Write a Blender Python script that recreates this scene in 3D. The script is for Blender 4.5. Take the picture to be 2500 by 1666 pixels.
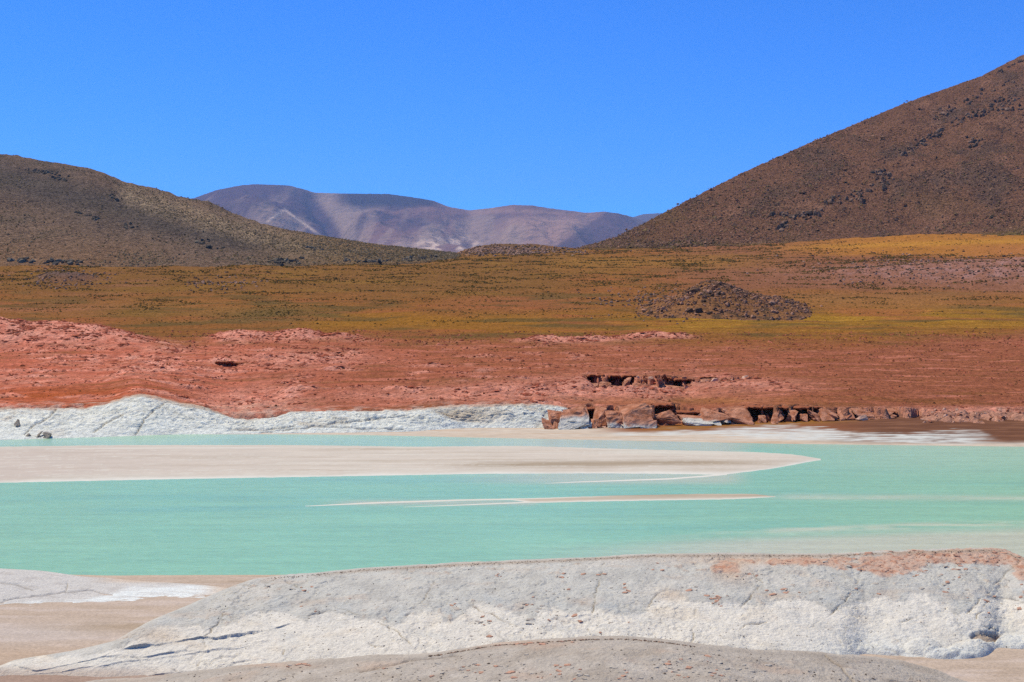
import bpy, math, random
import numpy as np

for _o in list(bpy.data.objects):
    bpy.data.objects.remove(_o, do_unlink=True)

# ------------------------------------------------------------------ camera
F, CX, HY, H = 3434.0, 1250.0, 800.0, 12.0     # focal length, centre and horizon in photo pixels; eye height above the lake
scene = bpy.context.scene
cam_d = bpy.data.cameras.new('camera')
cam = bpy.data.objects.new('camera', cam_d)
scene.collection.objects.link(cam)
cam.location = (0, 0, H)
cam.rotation_euler = (math.radians(90), 0, 0)
cam_d.sensor_width = 36.0
cam_d.lens = 36.0 * F / 2500.0
cam_d.shift_y = -33.0 / 2500.0
cam_d.clip_start = 0.5
cam_d.clip_end = 90000
scene.camera = cam

# ------------------------------------------------------------------ sky and sun
SUN_EL, SUN_AZ = 62.0, -58.0                   # azimuth from straight ahead (+Y), negative = to the left
world = bpy.data.worlds.new('World')
scene.world = world
world.use_nodes = True
nt = world.node_tree
nt.nodes.clear()
wo = nt.nodes.new('ShaderNodeOutputWorld')
bg = nt.nodes.new('ShaderNodeBackground')
sky = nt.nodes.new('ShaderNodeTexSky')
sky.sky_type = 'NISHITA'
sky.sun_disc = False
sky.sun_elevation = math.radians(SUN_EL)
sky.sun_rotation = math.radians(SUN_AZ)
sky.altitude = 4300
sky.air_density = 1.0
sky.dust_density = 0.0
sky.ozone_density = 3.0
hs = nt.nodes.new('ShaderNodeHueSaturation')
hs.inputs['Hue'].default_value = 0.5
hs.inputs['Saturation'].default_value = 1.25
hs.inputs['Value'].default_value = 1.0
nt.links.new(sky.outputs[0], hs.inputs['Color'])
tint = nt.nodes.new('ShaderNodeMix'); tint.data_type = 'RGBA'; tint.blend_type = 'MULTIPLY'; tint.inputs[0].default_value = 1.0
tint.inputs[7].default_value = (0.20, 0.88, 1.5, 1)     # the deep blue of thin high desert air
nt.links.new(hs.outputs[0], tint.inputs[6])
nt.links.new(tint.outputs[2], bg.inputs['Color'])
bg.inputs['Strength'].default_value = 0.15
nt.links.new(bg.outputs[0], wo.inputs['Surface'])

sun_d = bpy.data.lights.new('sun', 'SUN')
sun_d.energy = 5.0
sun_d.angle = math.radians(0.53)
sun_d.color = (1.0, 0.965, 0.91)
sun = bpy.data.objects.new('sun', sun_d)
scene.collection.objects.link(sun)
sun.rotation_euler = (math.radians(90 - SUN_EL), 0, math.radians(180 - SUN_AZ))
sun.location = (-200, 100, 400)

scene.view_settings.view_transform = 'Standard'
scene.view_settings.look = 'None'
scene.view_settings.exposure = 0.0
scene.view_settings.gamma = 1.0
scene.view_settings.use_curve_mapping = False
scene.cycles.volume_bounces = 0
scene.cycles.max_bounces = 4
scene.cycles.use_denoising = False
scene.cycles.use_adaptive_sampling = False

# ------------------------------------------------------------------ maths helpers
rng = np.random.default_rng(11)
random.seed(5)

def _table(seed):
    r = np.random.default_rng(seed)
    p = r.permutation(1024)
    a = r.random(1024) * 2 * np.pi
    return p, np.cos(a), np.sin(a)
_tabs = {}

def perlin(x, y, seed=0):
    if seed not in _tabs:
        _tabs[seed] = _table(seed + 77)
    p, gx, gy = _tabs[seed]
    xi = np.floor(x).astype(np.int64); yi = np.floor(y).astype(np.int64)
    xf = x - xi; yf = y - yi
    u = xf * xf * xf * (xf * (xf * 6 - 15) + 10)
    v = yf * yf * yf * (yf * (yf * 6 - 15) + 10)
    def g(ix, iy, dx, dy):
        h = p[(p[ix & 1023] + iy) & 1023]
        return gx[h] * dx + gy[h] * dy
    a = g(xi, yi, xf, yf); b = g(xi + 1, yi, xf - 1, yf)
    c = g(xi, yi + 1, xf, yf - 1); d = g(xi + 1, yi + 1, xf - 1, yf - 1)
    return (a + u * (b - a)) * (1 - v) + (c + u * (d - c)) * v * 1.0

def fbm(x, y, octaves=4, seed=0, gain=0.5, lac=2.03):
    s = 0; a = 1.0; f = 1.0; n = 0
    for k in range(octaves):
        s = s + a * perlin(x * f + 13.7 * k, y * f - 7.1 * k, seed + k)
        n += a; a *= gain; f *= lac
    return s / n * 1.6

def ridged(x, y, octaves=4, seed=0, gain=0.5):
    s = 0; a = 1.0; f = 1.0; n = 0
    for k in range(octaves):
        s = s + a * (1 - 2 * np.abs(perlin(x * f + 5.3 * k, y * f + 9.1 * k, seed + k)) * 1.6)
        n += a; a *= gain; f *= 2.1
    return s / n

def sst(a, b, x):
    t = np.clip((x - a) / (b - a), 0, 1)
    return t * t * (3 - 2 * t)

def terrace(n, k, a=0.42, b=0.58):
    q = n * k; f = np.floor(q)
    return (f + sst(a, b, q - f)) / k

def curve(pts):
    p = np.array(pts, float)
    return lambda x: np.interp(x, p[:, 0], p[:, 1])

def smooth_curve(pts, w=25):
    p = np.array(pts, float)
    lo, hi = p[0, 0] - 400, p[-1, 0] + 400
    xs = np.arange(lo, hi, 5.0)
    ys = np.interp(xs, p[:, 0], p[:, 1])
    nk = max(1, int(4 * w / 5)); k = np.exp(-0.5 * (np.arange(-nk, nk + 1) * 5.0 / w) ** 2); k /= k.sum()
    pad = len(k) // 2
    ys = np.convolve(np.pad(ys, pad, mode='edge'), k, mode='valid')
    return lambda x: np.interp(x, xs, ys)

def lin(c):
    c = np.asarray(c, float) / 255.0
    return np.where(c <= 0.04045, c / 12.92, ((c + 0.055) / 1.055) ** 2.4)

LIGHT = np.array([1.44, 1.52, 1.92])           # how bright a white level surface comes out under this sun and sky
def alb(r, g, b):
    return np.clip(lin((r, g, b)) / LIGHT, 0.004, 0.85)

def mixc(c, col, m):
    m = np.clip(m, 0, 1)[..., None]
    return c * (1 - m) + np.asarray(col) * m

def seg_dist(px, py, pts):
    d = np.full(px.shape, 1e9)
    for (x0, y0), (x1, y1) in zip(pts[:-1], pts[1:]):
        vx, vy = x1 - x0, y1 - y0
        t = np.clip(((px - x0) * vx + (py - y0) * vy) / (vx * vx + vy * vy + 1e-9), 0, 1)
        d = np.minimum(d, np.hypot(px - x0 - t * vx, py - y0 - t * vy))
    return d

def blob(px, py, x, y, rx, ry):
    return np.exp(-(((px - x) / rx) ** 2 + ((py - y) / ry) ** 2))

# ------------------------------------------------------------------ materials
def ground_material(name, rough=0.9, fine=(8.0, 0.25), coarse=(1.2, 0.12), bump=0.4, bump_scale=6.0,
                    bump_dist=0.05, stretch=(1, 1, 1), spec=0.0, sharp=0.25):
    m = bpy.data.materials.new(name)
    m.use_nodes = True
    t = m.node_tree; t.nodes.clear()
    N = t.nodes.new; L = t.links.new
    out = N('ShaderNodeOutputMaterial'); bs = N('ShaderNodeBsdfPrincipled')
    L(bs.outputs[0], out.inputs['Surface'])
    at = N('ShaderNodeAttribute'); at.attribute_name = 'Col'
    tc = N('ShaderNodeTexCoord'); mp = N('ShaderNodeMapping')
    mp.inputs['Scale'].default_value = stretch
    L(tc.outputs['Object'], mp.inputs['Vector'])
    def noise(scale, detail=4.0, rgh=0.6):
        n = N('ShaderNodeTexNoise'); n.inputs['Scale'].default_value = scale
        n.inputs['Detail'].default_value = detail; n.inputs['Roughness'].default_value = rgh
        L(mp.outputs[0], n.inputs['Vector']); return n
    def mul(a, b):
        x = N('ShaderNodeMix'); x.data_type = 'RGBA'; x.blend_type = 'MULTIPLY'; x.inputs[0].default_value = 1.0
        L(a, x.inputs[6]); L(b, x.inputs[7]); return x.outputs[2]
    def ramp(n, amt, half=0.25):
        r = N('ShaderNodeMapRange')
        r.inputs['From Min'].default_value = 0.5 - half; r.inputs['From Max'].default_value = 0.5 + half
        r.inputs['To Min'].default_value = 1 - amt; r.inputs['To Max'].default_value = 1 + amt
        L(n.outputs['Fac'], r.inputs['Value']); return r.outputs[0]
    n1 = noise(fine[0], 5.0, 0.7); n2 = noise(coarse[0], 4.0, 0.6)
    col = mul(at.outputs['Color'], ramp(n1, fine[1], sharp))
    col = mul(col, ramp(n2, coarse[1]))
    L(col, bs.inputs['Base Color'])
    bs.inputs['Roughness'].default_value = rough
    bs.inputs['Specular IOR Level'].default_value = spec
    if bump > 0:
        n3 = noise(bump_scale, 6.0, 0.65)
        b = N('ShaderNodeBump'); b.inputs['Strength'].default_value = bump; b.inputs['Distance'].default_value = bump_dist
        L(n3.outputs['Fac'], b.inputs['Height']); L(b.outputs[0], bs.inputs['Normal'])
    return m

def rock_material(name, rgb, var=0.35, scale=2.0, bump=0.6, white=None):
    m = ground_material(name, 0.92, (scale * 5, var), (scale, var * 0.8), bump, scale * 3, 0.08)
    at = [n for n in m.node_tree.nodes if n.type == 'ATTRIBUTE'][0]
    if rgb is not None:
        c = m.node_tree.nodes.new('ShaderNodeRGB'); c.outputs[0].default_value = (*rgb, 1)
        for l in list(at.outputs['Color'].links):
            m.node_tree.links.new(c.outputs[0], l.to_socket)
    return m

# ------------------------------------------------------------------ mesh helpers
def mesh_object(name, verts, faces, mat, col=None, smooth=True, parent=None):
    me = bpy.data.meshes.new(name)
    nv, nf, k = len(verts), len(faces), faces.shape[1]
    me.vertices.add(nv); me.vertices.foreach_set('co', np.ascontiguousarray(verts, np.float32).ravel())
    me.loops.add(nf * k); me.loops.foreach_set('vertex_index', np.ascontiguousarray(faces, np.int32).ravel())
    me.polygons.add(nf)
    me.polygons.foreach_set('loop_start', np.arange(0, nf * k, k, dtype=np.int32))
    me.update(calc_edges=True)
    if smooth:
        me.polygons.foreach_set('use_smooth', np.ones(nf, bool))
    else:
        me.polygons.foreach_set('use_smooth', np.zeros(nf, bool))
    if col is not None:
        a = me.attributes.new('Col', 'FLOAT_COLOR', 'POINT')
        c4 = np.ones((nv, 4), np.float32); c4[:, :3] = col.reshape(-1, 3)
        a.data.foreach_set('color', c4.ravel())
    me.materials.append(mat)
    o = bpy.data.objects.new(name, me)
    scene.collection.objects.link(o)
    if parent is not None:
        o.parent = parent
    return o

def grid_object(name, X, Y, Z, mat, col=None, keep=None):
    r, c = X.shape
    idx = np.arange(r * c).reshape(r, c)
    f = np.stack([idx[:-1, :-1], idx[:-1, 1:], idx[1:, 1:], idx[1:, :-1]], -1).reshape(-1, 4)
    if keep is not None:
        kf = (keep[:-1, :-1] | keep[:-1, 1:] | keep[1:, 1:] | keep[1:, :-1]).reshape(-1)
        f = f[kf]
        used = np.zeros(r * c, bool); used[f.ravel()] = True
        remap = np.cumsum(used) - 1
        f = remap[f]
        V = np.stack([X, Y, Z], -1).reshape(-1, 3)[used]
        C = None if col is None else col.reshape(-1, 3)[used]
    else:
        V = np.stack([X, Y, Z], -1).reshape(-1, 3); C = col
    return mesh_object(name, V, f, mat, C)

def tag(o, label=None, cat=None, group=None, kind=None):
    if label: o['label'] = label
    if cat: o['category'] = cat
    if group: o['group'] = group
    if kind: o['kind'] = kind
    return o

def py_of(Y, Z):
    return HY + (H - Z) * F / Y

def z_at(py, Y):
    return H + (HY - py) / F * Y

class Field:
    """a height field on rows of constant distance and columns of constant bearing"""
    def __init__(s, U, YR, Z):
        s.U, s.YR, s.Z = U, YR, Z
    def z(s, u, Y):
        i = np.clip(np.interp(u, s.U, np.arange(len(s.U))), 0, len(s.U) - 1.001)
        j = np.clip(np.interp(Y, s.YR, np.arange(len(s.YR))), 0, len(s.YR) - 1.001)
        i0 = i.astype(int); j0 = j.astype(int); a = i - i0; b = j - j0
        Z = s.Z
        return (Z[j0, i0] * (1 - a) + Z[j0, i0 + 1] * a) * (1 - b) + (Z[j0 + 1, i0] * (1 - a) + Z[j0 + 1, i0 + 1] * a) * b

# small stones and tufts joined into one object
_OCTA_V = np.array([[1, 0, 0], [0, 1, 0], [-1, 0, 0], [0, -1, 0], [0, 0, 1.0], [0, 0, -0.6]])
_OCTA_F = np.array([[0, 1, 4], [1, 2, 4], [2, 3, 4], [3, 0, 4], [1, 0, 5], [2, 1, 5], [3, 2, 5], [0, 3, 5]])
_phi = (1 + 5 ** 0.5) / 2
_ICO_V = np.array([[-1, _phi, 0], [1, _phi, 0], [-1, -_phi, 0], [1, -_phi, 0], [0, -1, _phi], [0, 1, _phi], [0, -1, -_phi], [0, 1, -_phi],
                   [_phi, 0, -1], [_phi, 0, 1], [-_phi, 0, -1], [-_phi, 0, 1]]) / 1.902
_ICO_F = np.array([[0, 11, 5], [0, 5, 1], [0, 1, 7], [0, 7, 10], [0, 10, 11], [1, 5, 9], [5, 11, 4], [11, 10, 2], [10, 7, 6], [7, 1, 8],
                   [3, 9, 4], [3, 4, 2], [3, 2, 6], [3, 6, 8], [3, 8, 9], [4, 9, 5], [2, 4, 11], [6, 2, 10], [8, 6, 7], [9, 8, 1]])

def scatter(name, P, size, flat, col, mat, ico=False, jitter=0.35, smooth=False, parent=None, wide=None):
    n = len(P)
    bv, bf = (_ICO_V, _ICO_F) if ico else (_OCTA_V, _OCTA_F)
    k = len(bv)
    a = rng.random(n) * 2 * np.pi if wide is None else rng.normal(0, 0.35, n)
    s = np.stack([size * (wide or 1.0) * rng.uniform(0.75, 1.3, n), size * rng.uniform(0.75, 1.3, n), size * flat * rng.uniform(0.75, 1.3, n)], -1)
    V = bv[None] * s[:, None, :] * (1 + rng.uniform(-jitter, jitter, (n, k, 1)))
    ca, sa = np.cos(a)[:, None], np.sin(a)[:, None]
    x = V[:, :, 0] * ca - V[:, :, 1] * sa; y = V[:, :, 0] * sa + V[:, :, 1] * ca
    V = np.stack([x, y, V[:, :, 2]], -1) + P[:, None, :]
    Fc = (bf[None] + (np.arange(n) * k)[:, None, None]).reshape(-1, 3)
    C = np.repeat(col[:, None, :], k, 1)
    return mesh_object(name, V.reshape(-1, 3), Fc, mat, C.reshape(-1, 3), smooth, parent)

def pick(n, umin, umax, ymin, ymax, dens, mx=60):
    """world-uniform random points over bearing/distance, thinned by dens(u, Y)"""
    U = []; YY = []; got = 0
    for _ in range(mx):
        m = n * 2
        u = rng.uniform(umin, umax, m)
        y = np.sqrt(rng.uniform(ymin ** 2, ymax ** 2, m))
        k = rng.random(m) < dens(u, y)
        U.append(u[k]); YY.append(y[k]); got += k.sum()
        if got >= n: break
    return np.concatenate(U)[:n], np.concatenate(YY)[:n]

def pts(u, y, z):
    return np.stack([(u - CX) / F * y, y, z], -1)

# ------------------------------------------------------------------ the ground sheet and the lake
mat_bed = ground_material('lakebed_mud', 0.95)
V = np.array([[-30000, -2000, -1.6], [30000, -2000, -1.6], [30000, 40000, -1.6], [-30000, 40000, -1.6]], float)
bed = mesh_object('ground', V, np.array([[0, 1, 2, 3]]), mat_bed, np.tile(alb(190, 165, 145), (4, 1)), False)
tag(bed, 'pale mud ground under the lake and the desert', kind='structure')

UW = np.arange(-700, 3300, 8.0)
WY = 1.0 / np.linspace(1 / 36.0, 1 / 172.0, 210)
uu, yy = np.meshgrid(UW, WY)
wpx, wpy = uu, HY + H * F / yy
# turquoise milky water, greyer where it is shallow
c = np.broadcast_to(alb(142, 199, 184), uu.shape + (3,)).copy()
wx, wy = (uu - CX) / F * yy, yy
lo = fbm(wx / 40, wy / 9, 4, 3)
c = mixc(c, alb(152, 206, 188), sst(-0.1, 0.5, lo) * 0.7)
c = mixc(c, alb(127, 189, 184), sst(0.05, 0.6, fbm(wx / 55 + 9, wy / 7, 4, 8)) * 0.6)
c = mixc(c, alb(168, 208, 196), sst(1190, 1110, wpy) * sst(1700, 2300, wpx) * 0.7)
c = mixc(c, alb(168, 200, 186), sst(1105, 1085, wpy) * 0.75)
c = mixc(c, alb(122, 184, 186), np.exp(-((wpy - (1243 - 0.012 * (wpx - 500)) - 3 * fbm(wx / 9, wy / 5, 3, 61)) / 6) ** 2) * sst(150, 330, wpx) * sst(1000, 620, wpx) * 0.55)
c = mixc(c, alb(130, 188, 188), np.exp(-((wpy - 1172) / 6) ** 2) * sst(650, 900, wpx) * sst(1500, 1200, wpx) * 0.5)
# submerged bank at lower right and the faint streak beyond the small bar
edge = np.interp(wpx, [1500, 1750, 2000, 2250, 2500, 2900], [1318, 1304, 1294, 1284, 1277, 1262]) + 5 * fbm(wx / 12, wy / 6, 3, 5)
sh = sst(-4, 30, wpy - edge) * sst(1250, 2000, wpx + 2.0 * (wpy - 1300))
c = mixc(c, alb(194, 202, 198), sh * 0.95)
rim = np.exp(-((wpy - edge) / 6.0) ** 2) * sst(1500, 2000, wpx) * sst(-0.25, 0.2, fbm(wx / 5, wy / 1.2, 3, 21))
c = mixc(c, alb(208, 216, 208), rim * 0.8)
stp = 1213 + (wpx - 1892) * 0.006
streak = np.exp(-((wpy - stp) / 6.5) ** 2) * sst(1800, 1960, wpx)
c = mixc(c, alb(192, 209, 202), streak * (0.55 + 0.35 * sst(-0.2, 0.3, fbm(wx / 4, wy / 1.0, 3, 23))))
pool = np.exp(-((wpy - 1228) / 6.0) ** 2) * sst(760, 900, wpx) * sst(1330, 1290, wpx)
c = mixc(c, alb(184, 196, 186), pool * 0.9)
pool2 = sst(1190, 1172, wpy) * sst(1000, 1420, wpx) * sst(1850, 1760, wpx)
c = mixc(c, alb(190, 201, 192), pool2 * 0.8)

def water_material():
    m = bpy.data.materials.new('milky_turquoise_water')
    m.use_nodes = True
    t = m.node_tree; t.nodes.clear(); N = t.nodes.new; L = t.links.new
    out = N('ShaderNodeOutputMaterial'); bs = N('ShaderNodeBsdfPrincipled'); L(bs.outputs[0], out.inputs['Surface'])
    at = N('ShaderNodeAttribute'); at.attribute_name = 'Col'
    tc = N('ShaderNodeTexCoord')
    mp = N('ShaderNodeMapping'); mp.inputs['Scale'].default_value = (0.7, 2.6, 1); mp.inputs['Rotation'].default_value = (0, 0, 0.04)
    L(tc.outputs['Object'], mp.inputs['Vector'])
    n = N('ShaderNodeTexNoise'); n.inputs['Scale'].default_value = 1.6; n.inputs['Detail'].default_value = 5; n.inputs['Roughness'].default_value = 0.7
    L(mp.outputs[0], n.inputs['Vector'])
    r = N('ShaderNodeMapRange'); r.inputs['From Min'].default_value = 0.3; r.inputs['From Max'].default_value = 0.75
    r.inputs['To Min'].default_value = 0.84; r.inputs['To Max'].default_value = 1.16  # ripple streaks and glints painted into the water colour
    L(n.outputs['Fac'], r.inputs['Value'])
    x = N('ShaderNodeMix'); x.data_type = 'RGBA'; x.blend_type = 'MULTIPLY'; x.inputs[0].default_value = 1
    mp2 = N('ShaderNodeMapping'); mp2.inputs['Scale'].default_value = (0.12, 0.8, 1); mp2.inputs['Rotation'].default_value = (0, 0, -0.05)
    L(tc.outputs['Object'], mp2.inputs['Vector'])
    n2 = N('ShaderNodeTexNoise'); n2.inputs['Scale'].default_value = 1.0; n2.inputs['Detail'].default_value = 4; n2.inputs['Roughness'].default_value = 0.65
    L(mp2.outputs[0], n2.inputs['Vector'])
    r2 = N('ShaderNodeMapRange'); r2.inputs['From Min'].default_value = 0.3; r2.inputs['From Max'].default_value = 0.7
    r2.inputs['To Min'].default_value = 0.91; r2.inputs['To Max'].default_value = 1.09
    L(n2.outputs['Fac'], r2.inputs['Value'])
    mm = N('ShaderNodeMath'); mm.operation = 'MULTIPLY'; L(r.outputs[0], mm.inputs[0]); L(r2.outputs[0], mm.inputs[1])
    L(at.outputs['Color'], x.inputs[6]); L(mm.outputs[0], x.inputs[7]); L(x.outputs[2], bs.inputs['Base Color'])
    bs.inputs['Roughness'].default_value = 0.22
    bs.inputs['IOR'].default_value = 1.33
    bs.inputs['Specular IOR Level'].default_value = 0.22
    b = N('ShaderNodeBump'); b.inputs['Strength'].default_value = 0.55; b.inputs['Distance'].default_value = 0.12
    L(n.outputs['Fac'], b.inputs['Height']); L(b.outputs[0], bs.inputs['Normal'])
    return m
lake = grid_object('lake', wx, wy, np.zeros_like(wx), water_material(), np.clip(c * np.array([1.42, 1.34, 1.10]), 0, 0.85))
tag(lake, 'milky turquoise lake between the pale foreground rocks and the red shore', kind='structure')

# ------------------------------------------------------------------ sand bars
mat_sand = ground_material('sand', 0.95, (5.0, 0.10), (0.5, 0.06), 0.25, 6.0, 0.03, (0.35, 1, 1))

def sand_bar(name, label, u0, u1, top, bot, h, paint, nu=460, nr=46):
    U = np.linspace(u0, u1, nu)
    rag = lambda sd: 0.9 * fbm(U / 26.0, U * 0 + sd, 4, 33)
    gapw = np.maximum(bot(U) - top(U), 0.3)
    k_ = np.clip(gapw / 12, 0.1, 1)
    yt = H * F / (top(U) + rag(2.0) * k_ - HY); yb = H * F / (bot(U) + rag(9.0) * k_ - HY)
    t = np.linspace(-0.04, 1.04, nr)[:, None]
    Yg = yb[None] * (1 - t) + yt[None] * t
    Ug = np.broadcast_to(U[None], Yg.shape)
    Xg = (Ug - CX) / F * Yg
    d = np.minimum(t, 1 - t) * (yt - yb)[None]
    Z = np.where(d < 0, d * 0.05, h * (1 - np.exp(-np.maximum(d, 0) / 2.0)))
    Z = Z + 0.25 * h * fbm(Xg / 6, Yg / 2.2, 4, 31) * sst(0, 3, d)
    col = paint(Ug, HY + H * F / Yg, Xg, Yg, d)
    o = grid_object(name, Xg, Yg, Z, mat_sand, col)
    tag(o, label, kind='structure')
    return o

def paint_big(u, py, X, Y, d):
    c = np.broadcast_to(alb(226, 214, 204), u.shape + (3,)).copy()
    s = fbm(X / 22, Y / 2.6, 5, 41)
    c = mixc(c, alb(200, 184, 168), sst(0.0, 0.5, s) * 0.7)
    c = mixc(c, alb(224, 214, 204), sst(0.05, 0.5, fbm(X / 30, Y / 2, 4, 47)) * 0.7)
    c = mixc(c, alb(214, 198, 192), sst(900, 0, u) * 0.5)
    c = mixc(c, alb(180, 162, 142), np.exp(-((py - 1138 - 4 * s + (u - 1300) * 0.008) / 7) ** 2) * sst(1020, 1250, u) * sst(1980, 1700, u) * 0.9)
    c = mixc(c, alb(228, 222, 212), np.exp(-((py - 1108 - 2 * s) / 6) ** 2) * sst(1400, 1600, u) * 0.8)
    c = c * (1 + 0.05 * fbm(X / 7, Y / 0.7, 4, 43))[..., None]
    thin = fbm(X / 40 + 11, Y / 0.9, 4, 45)
    c = mixc(c, alb(236, 230, 222), np.exp(-((thin - 0.22) / 0.05) ** 2) * 0.6)
    rw = np.clip(0.9 + 1.2 * fbm(X / 9, Y * 0, 4, 48), 0.25, 2.2)
    c = mixc(c, alb(228, 220, 210), np.exp(-(np.maximum(d, 0) / (3.2 * rw)) ** 2) * 0.7)
    c = mixc(c, alb(244, 240, 234), np.exp(-(np.maximum(d, 0) / rw) ** 2) * sst(1115, 1130, py))
    c = mixc(c, alb(236, 230, 222), np.exp(-((py - (1099 - 0.004 * u)) / 1.6) ** 2) * sst(60, 200, u) * sst(750, 600, u) * 0.9)
    return c
bt = smooth_curve([(-700, 1098), (0, 1091), (297, 1087), (722, 1087), (1000, 1091), (1282, 1089), (1500, 1096), (1700, 1101), (1843, 1104), (1930, 1109), (1975, 1115), (2003, 1122)], 18)
bb = smooth_curve([(-700, 1196), (0, 1179), (425, 1170), (900, 1162), (1184, 1157), (1468, 1156), (1700, 1158), (1762, 1160), (1884, 1145), (1965, 1130), (2003, 1123)], 14)
def bt2(u): return np.minimum(bt(u), bb(u) - 0.3)
sand_bar('sand_bar', 'broad flat pale sand bar with white salt rim tapering to a point in the lake', -700, 2004, bt2, bb, 0.14, paint_big, 620, 60)

def paint_small(u, py, X, Y, d):
    c = np.broadcast_to(alb(206, 192, 176), u.shape + (3,)).copy()
    s = fbm(X / 12, Y / 1.6, 4, 53)
    c = mixc(c, alb(180, 164, 144), sst(1216, 1209, py) * sst(1350, 1500, u) * 0.7 * sst(-0.3, 0.2, s))
    lowd = np.clip(d, 0, 9)
    c = mixc(c, alb(242, 238, 230), np.exp(-(lowd / 0.7) ** 2) * np.where(u < 1300, 1, sst(1210, 1216, py)))
    return c
st = smooth_curve([(740, 1236), (765, 1234.5), (900, 1227), (1127, 1219.5), (1305, 1216.5), (1508, 1210), (1711, 1206), (1843, 1206), (1893, 1213)], 12)
sb_a = smooth_curve([(740, 1236.6), (765, 1236), (900, 1230.5), (1127, 1223), (1250, 1221), (1300, 1228.5), (1400, 1226), (1550, 1223), (1800, 1219), (1893, 1213.6)], 8)
sand_bar('sand_bar', 'narrow sand bar sliver lying in open turquoise water', 745, 1893, lambda u: np.minimum(st(u), sb_a(u) - 0.4), sb_a, 0.07, paint_small, 420, 16)
s3t = smooth_curve([(1330, 1180.3), (1410, 1176), (1500, 1172.8), (1630, 1168), (1720, 1161.5), (1775, 1156)], 8)
s3b = smooth_curve([(1330, 1180.8), (1410, 1178.3), (1500, 1175.6), (1630, 1171.6), (1720, 1165), (1775, 1159.5)], 8)
sand_bar('sand_bar', 'curved white salt spit at the lower right edge of the broad sand bar', 1330, 1775, s3t, s3b, 0.04, lambda u, py, X, Y, d: np.broadcast_to(alb(240, 236, 230), u.shape + (3,)).copy(), 160, 8)
s2t = smooth_curve([(985, 1238.2), (1143, 1231.5), (1250, 1227), (1310, 1224)], 8)
s2b = smooth_curve([(985, 1238.8), (1143, 1234), (1250, 1230), (1310, 1227)], 8)
sand_bar('sand_bar', 'thin white salt spit under the left half of the narrow sand bar', 985, 1300, s2t, s2b, 0.03, lambda u, py, X, Y, d: np.broadcast_to(alb(240, 236, 228), u.shape + (3,)).copy(), 120, 6)

# ------------------------------------------------------------------ desert plain: red ground rising into golden grassland
YR = np.concatenate([np.arange(160, 262, 0.6), np.arange(262, 450, 1.6), np.geomspace(450, 1300, 118), np.geomspace(1350, 6000, 12)])
U = np.arange(-420, 2930, 3.6)
uu, yy = np.meshgrid(U, YR)
X = (uu - CX) / F * yy
rim_py = smooth_curve([(-500, 992), (0, 991), (260, 984), (331, 966), (420, 984), (560, 1012), (680, 1008), (720, 1000), (1000, 998), (1110, 988), (1290, 985), (1390, 992), (1520, 989), (1640, 990), (1700, 1004), (1800, 995), (1900, 990), (2100, 995), (2250, 1004), (2500, 1006), (2900, 1010)], 14)
def saw(x, seed):
    k = np.floor(x); r_ = np.random.default_rng(seed).uniform(-1, 1, 4000)
    a_, b_ = r_[k.astype(int) % 4000], r_[(k.astype(int) + 1) % 4000]
    return a_ + (b_ - a_) * sst(0.25, 1.0, x - k)
rimY = 171.2 + 1.1 * saw((U + 500) / 19.0 + 1.5 * perlin(U / 40.0, U * 0, 75), 3) * (U > 1330) + 0.8 * fbm(U / 55, U * 0, 3, 71) + 0.7 * perlin(U / 16.0, U * 0 + 3, 72) * (U > 1330)
for (ua, ub_, dp) in [(1424, 1454, 2.2), (1592, 1664, 3.0), (1640, 1700, 2.6), (1815, 1856, 2.6), (1862, 1886, 2.2), (1904, 1922, 2.0), (1936, 1980, 2.4), (1990, 2002, 1.6)]:
    rimY = rimY + dp * sst(ua - 4, ua + 5, U) * sst(ub_ + 4, ub_ - 5, U)
def prof(knots):
    p = np.array(knots, float)
    return np.interp(yy, p[:, 0], p[:, 1])
left = prof([(172, 0), (195, -47), (230, -92), (290, -146), (350, -186), (430, -236), (560, -296), (720, -341), (900, -345), (1100, -346), (1300, -350)])
right = prof([(172, 0), (195, -47), (230, -92), (290, -142), (350, -184), (430, -232), (560, -290), (720, -350), (900, -390), (1080, -420), (1300, -432)])
mid = prof([(172, 0), (195, -47), (230, -92), (290, -144), (350, -185), (430, -234), (560, -294), (720, -340), (900, -370), (1080, -382), (1300, -384)])
wl = sst(1230, 960, uu); wr = sst(1450, 2450, uu)
dpy = mid * (1 - wl) * (1 - wr) + left * wl + right * wr * (1 - wl)
fade = sst(172, 260, yy)
base_py = (rim_py(U)[None] * (1 - fade) + 992 * fade) + dpy
Z = z_at(base_py, yy)
zflat = np.take_along_axis(Z, np.full((1, len(U)), np.searchsorted(YR, 1200)), 0)
Z = np.where(yy > 1200, zflat + (yy - 1200) * 0.002, Z)
# front edge falls to the beach
fr = (rimY[None] - yy) + sst(1900, 2250, uu) * 5 * fbm(X / 2.5, yy / 4, 4, 73) + 0.8 * fbm(X / 1.2, yy / 1.2, 3, 74)
drop = np.where(uu > 1330, sst(-0.1, 0.6, fr), sst(0, 5, fr))
soft = sst(2050, 2350, uu)
drop = drop * (1 - soft) + sst(0, 14, fr) * soft
Z = Z * (1 - drop) + (-0.9) * drop
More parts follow.
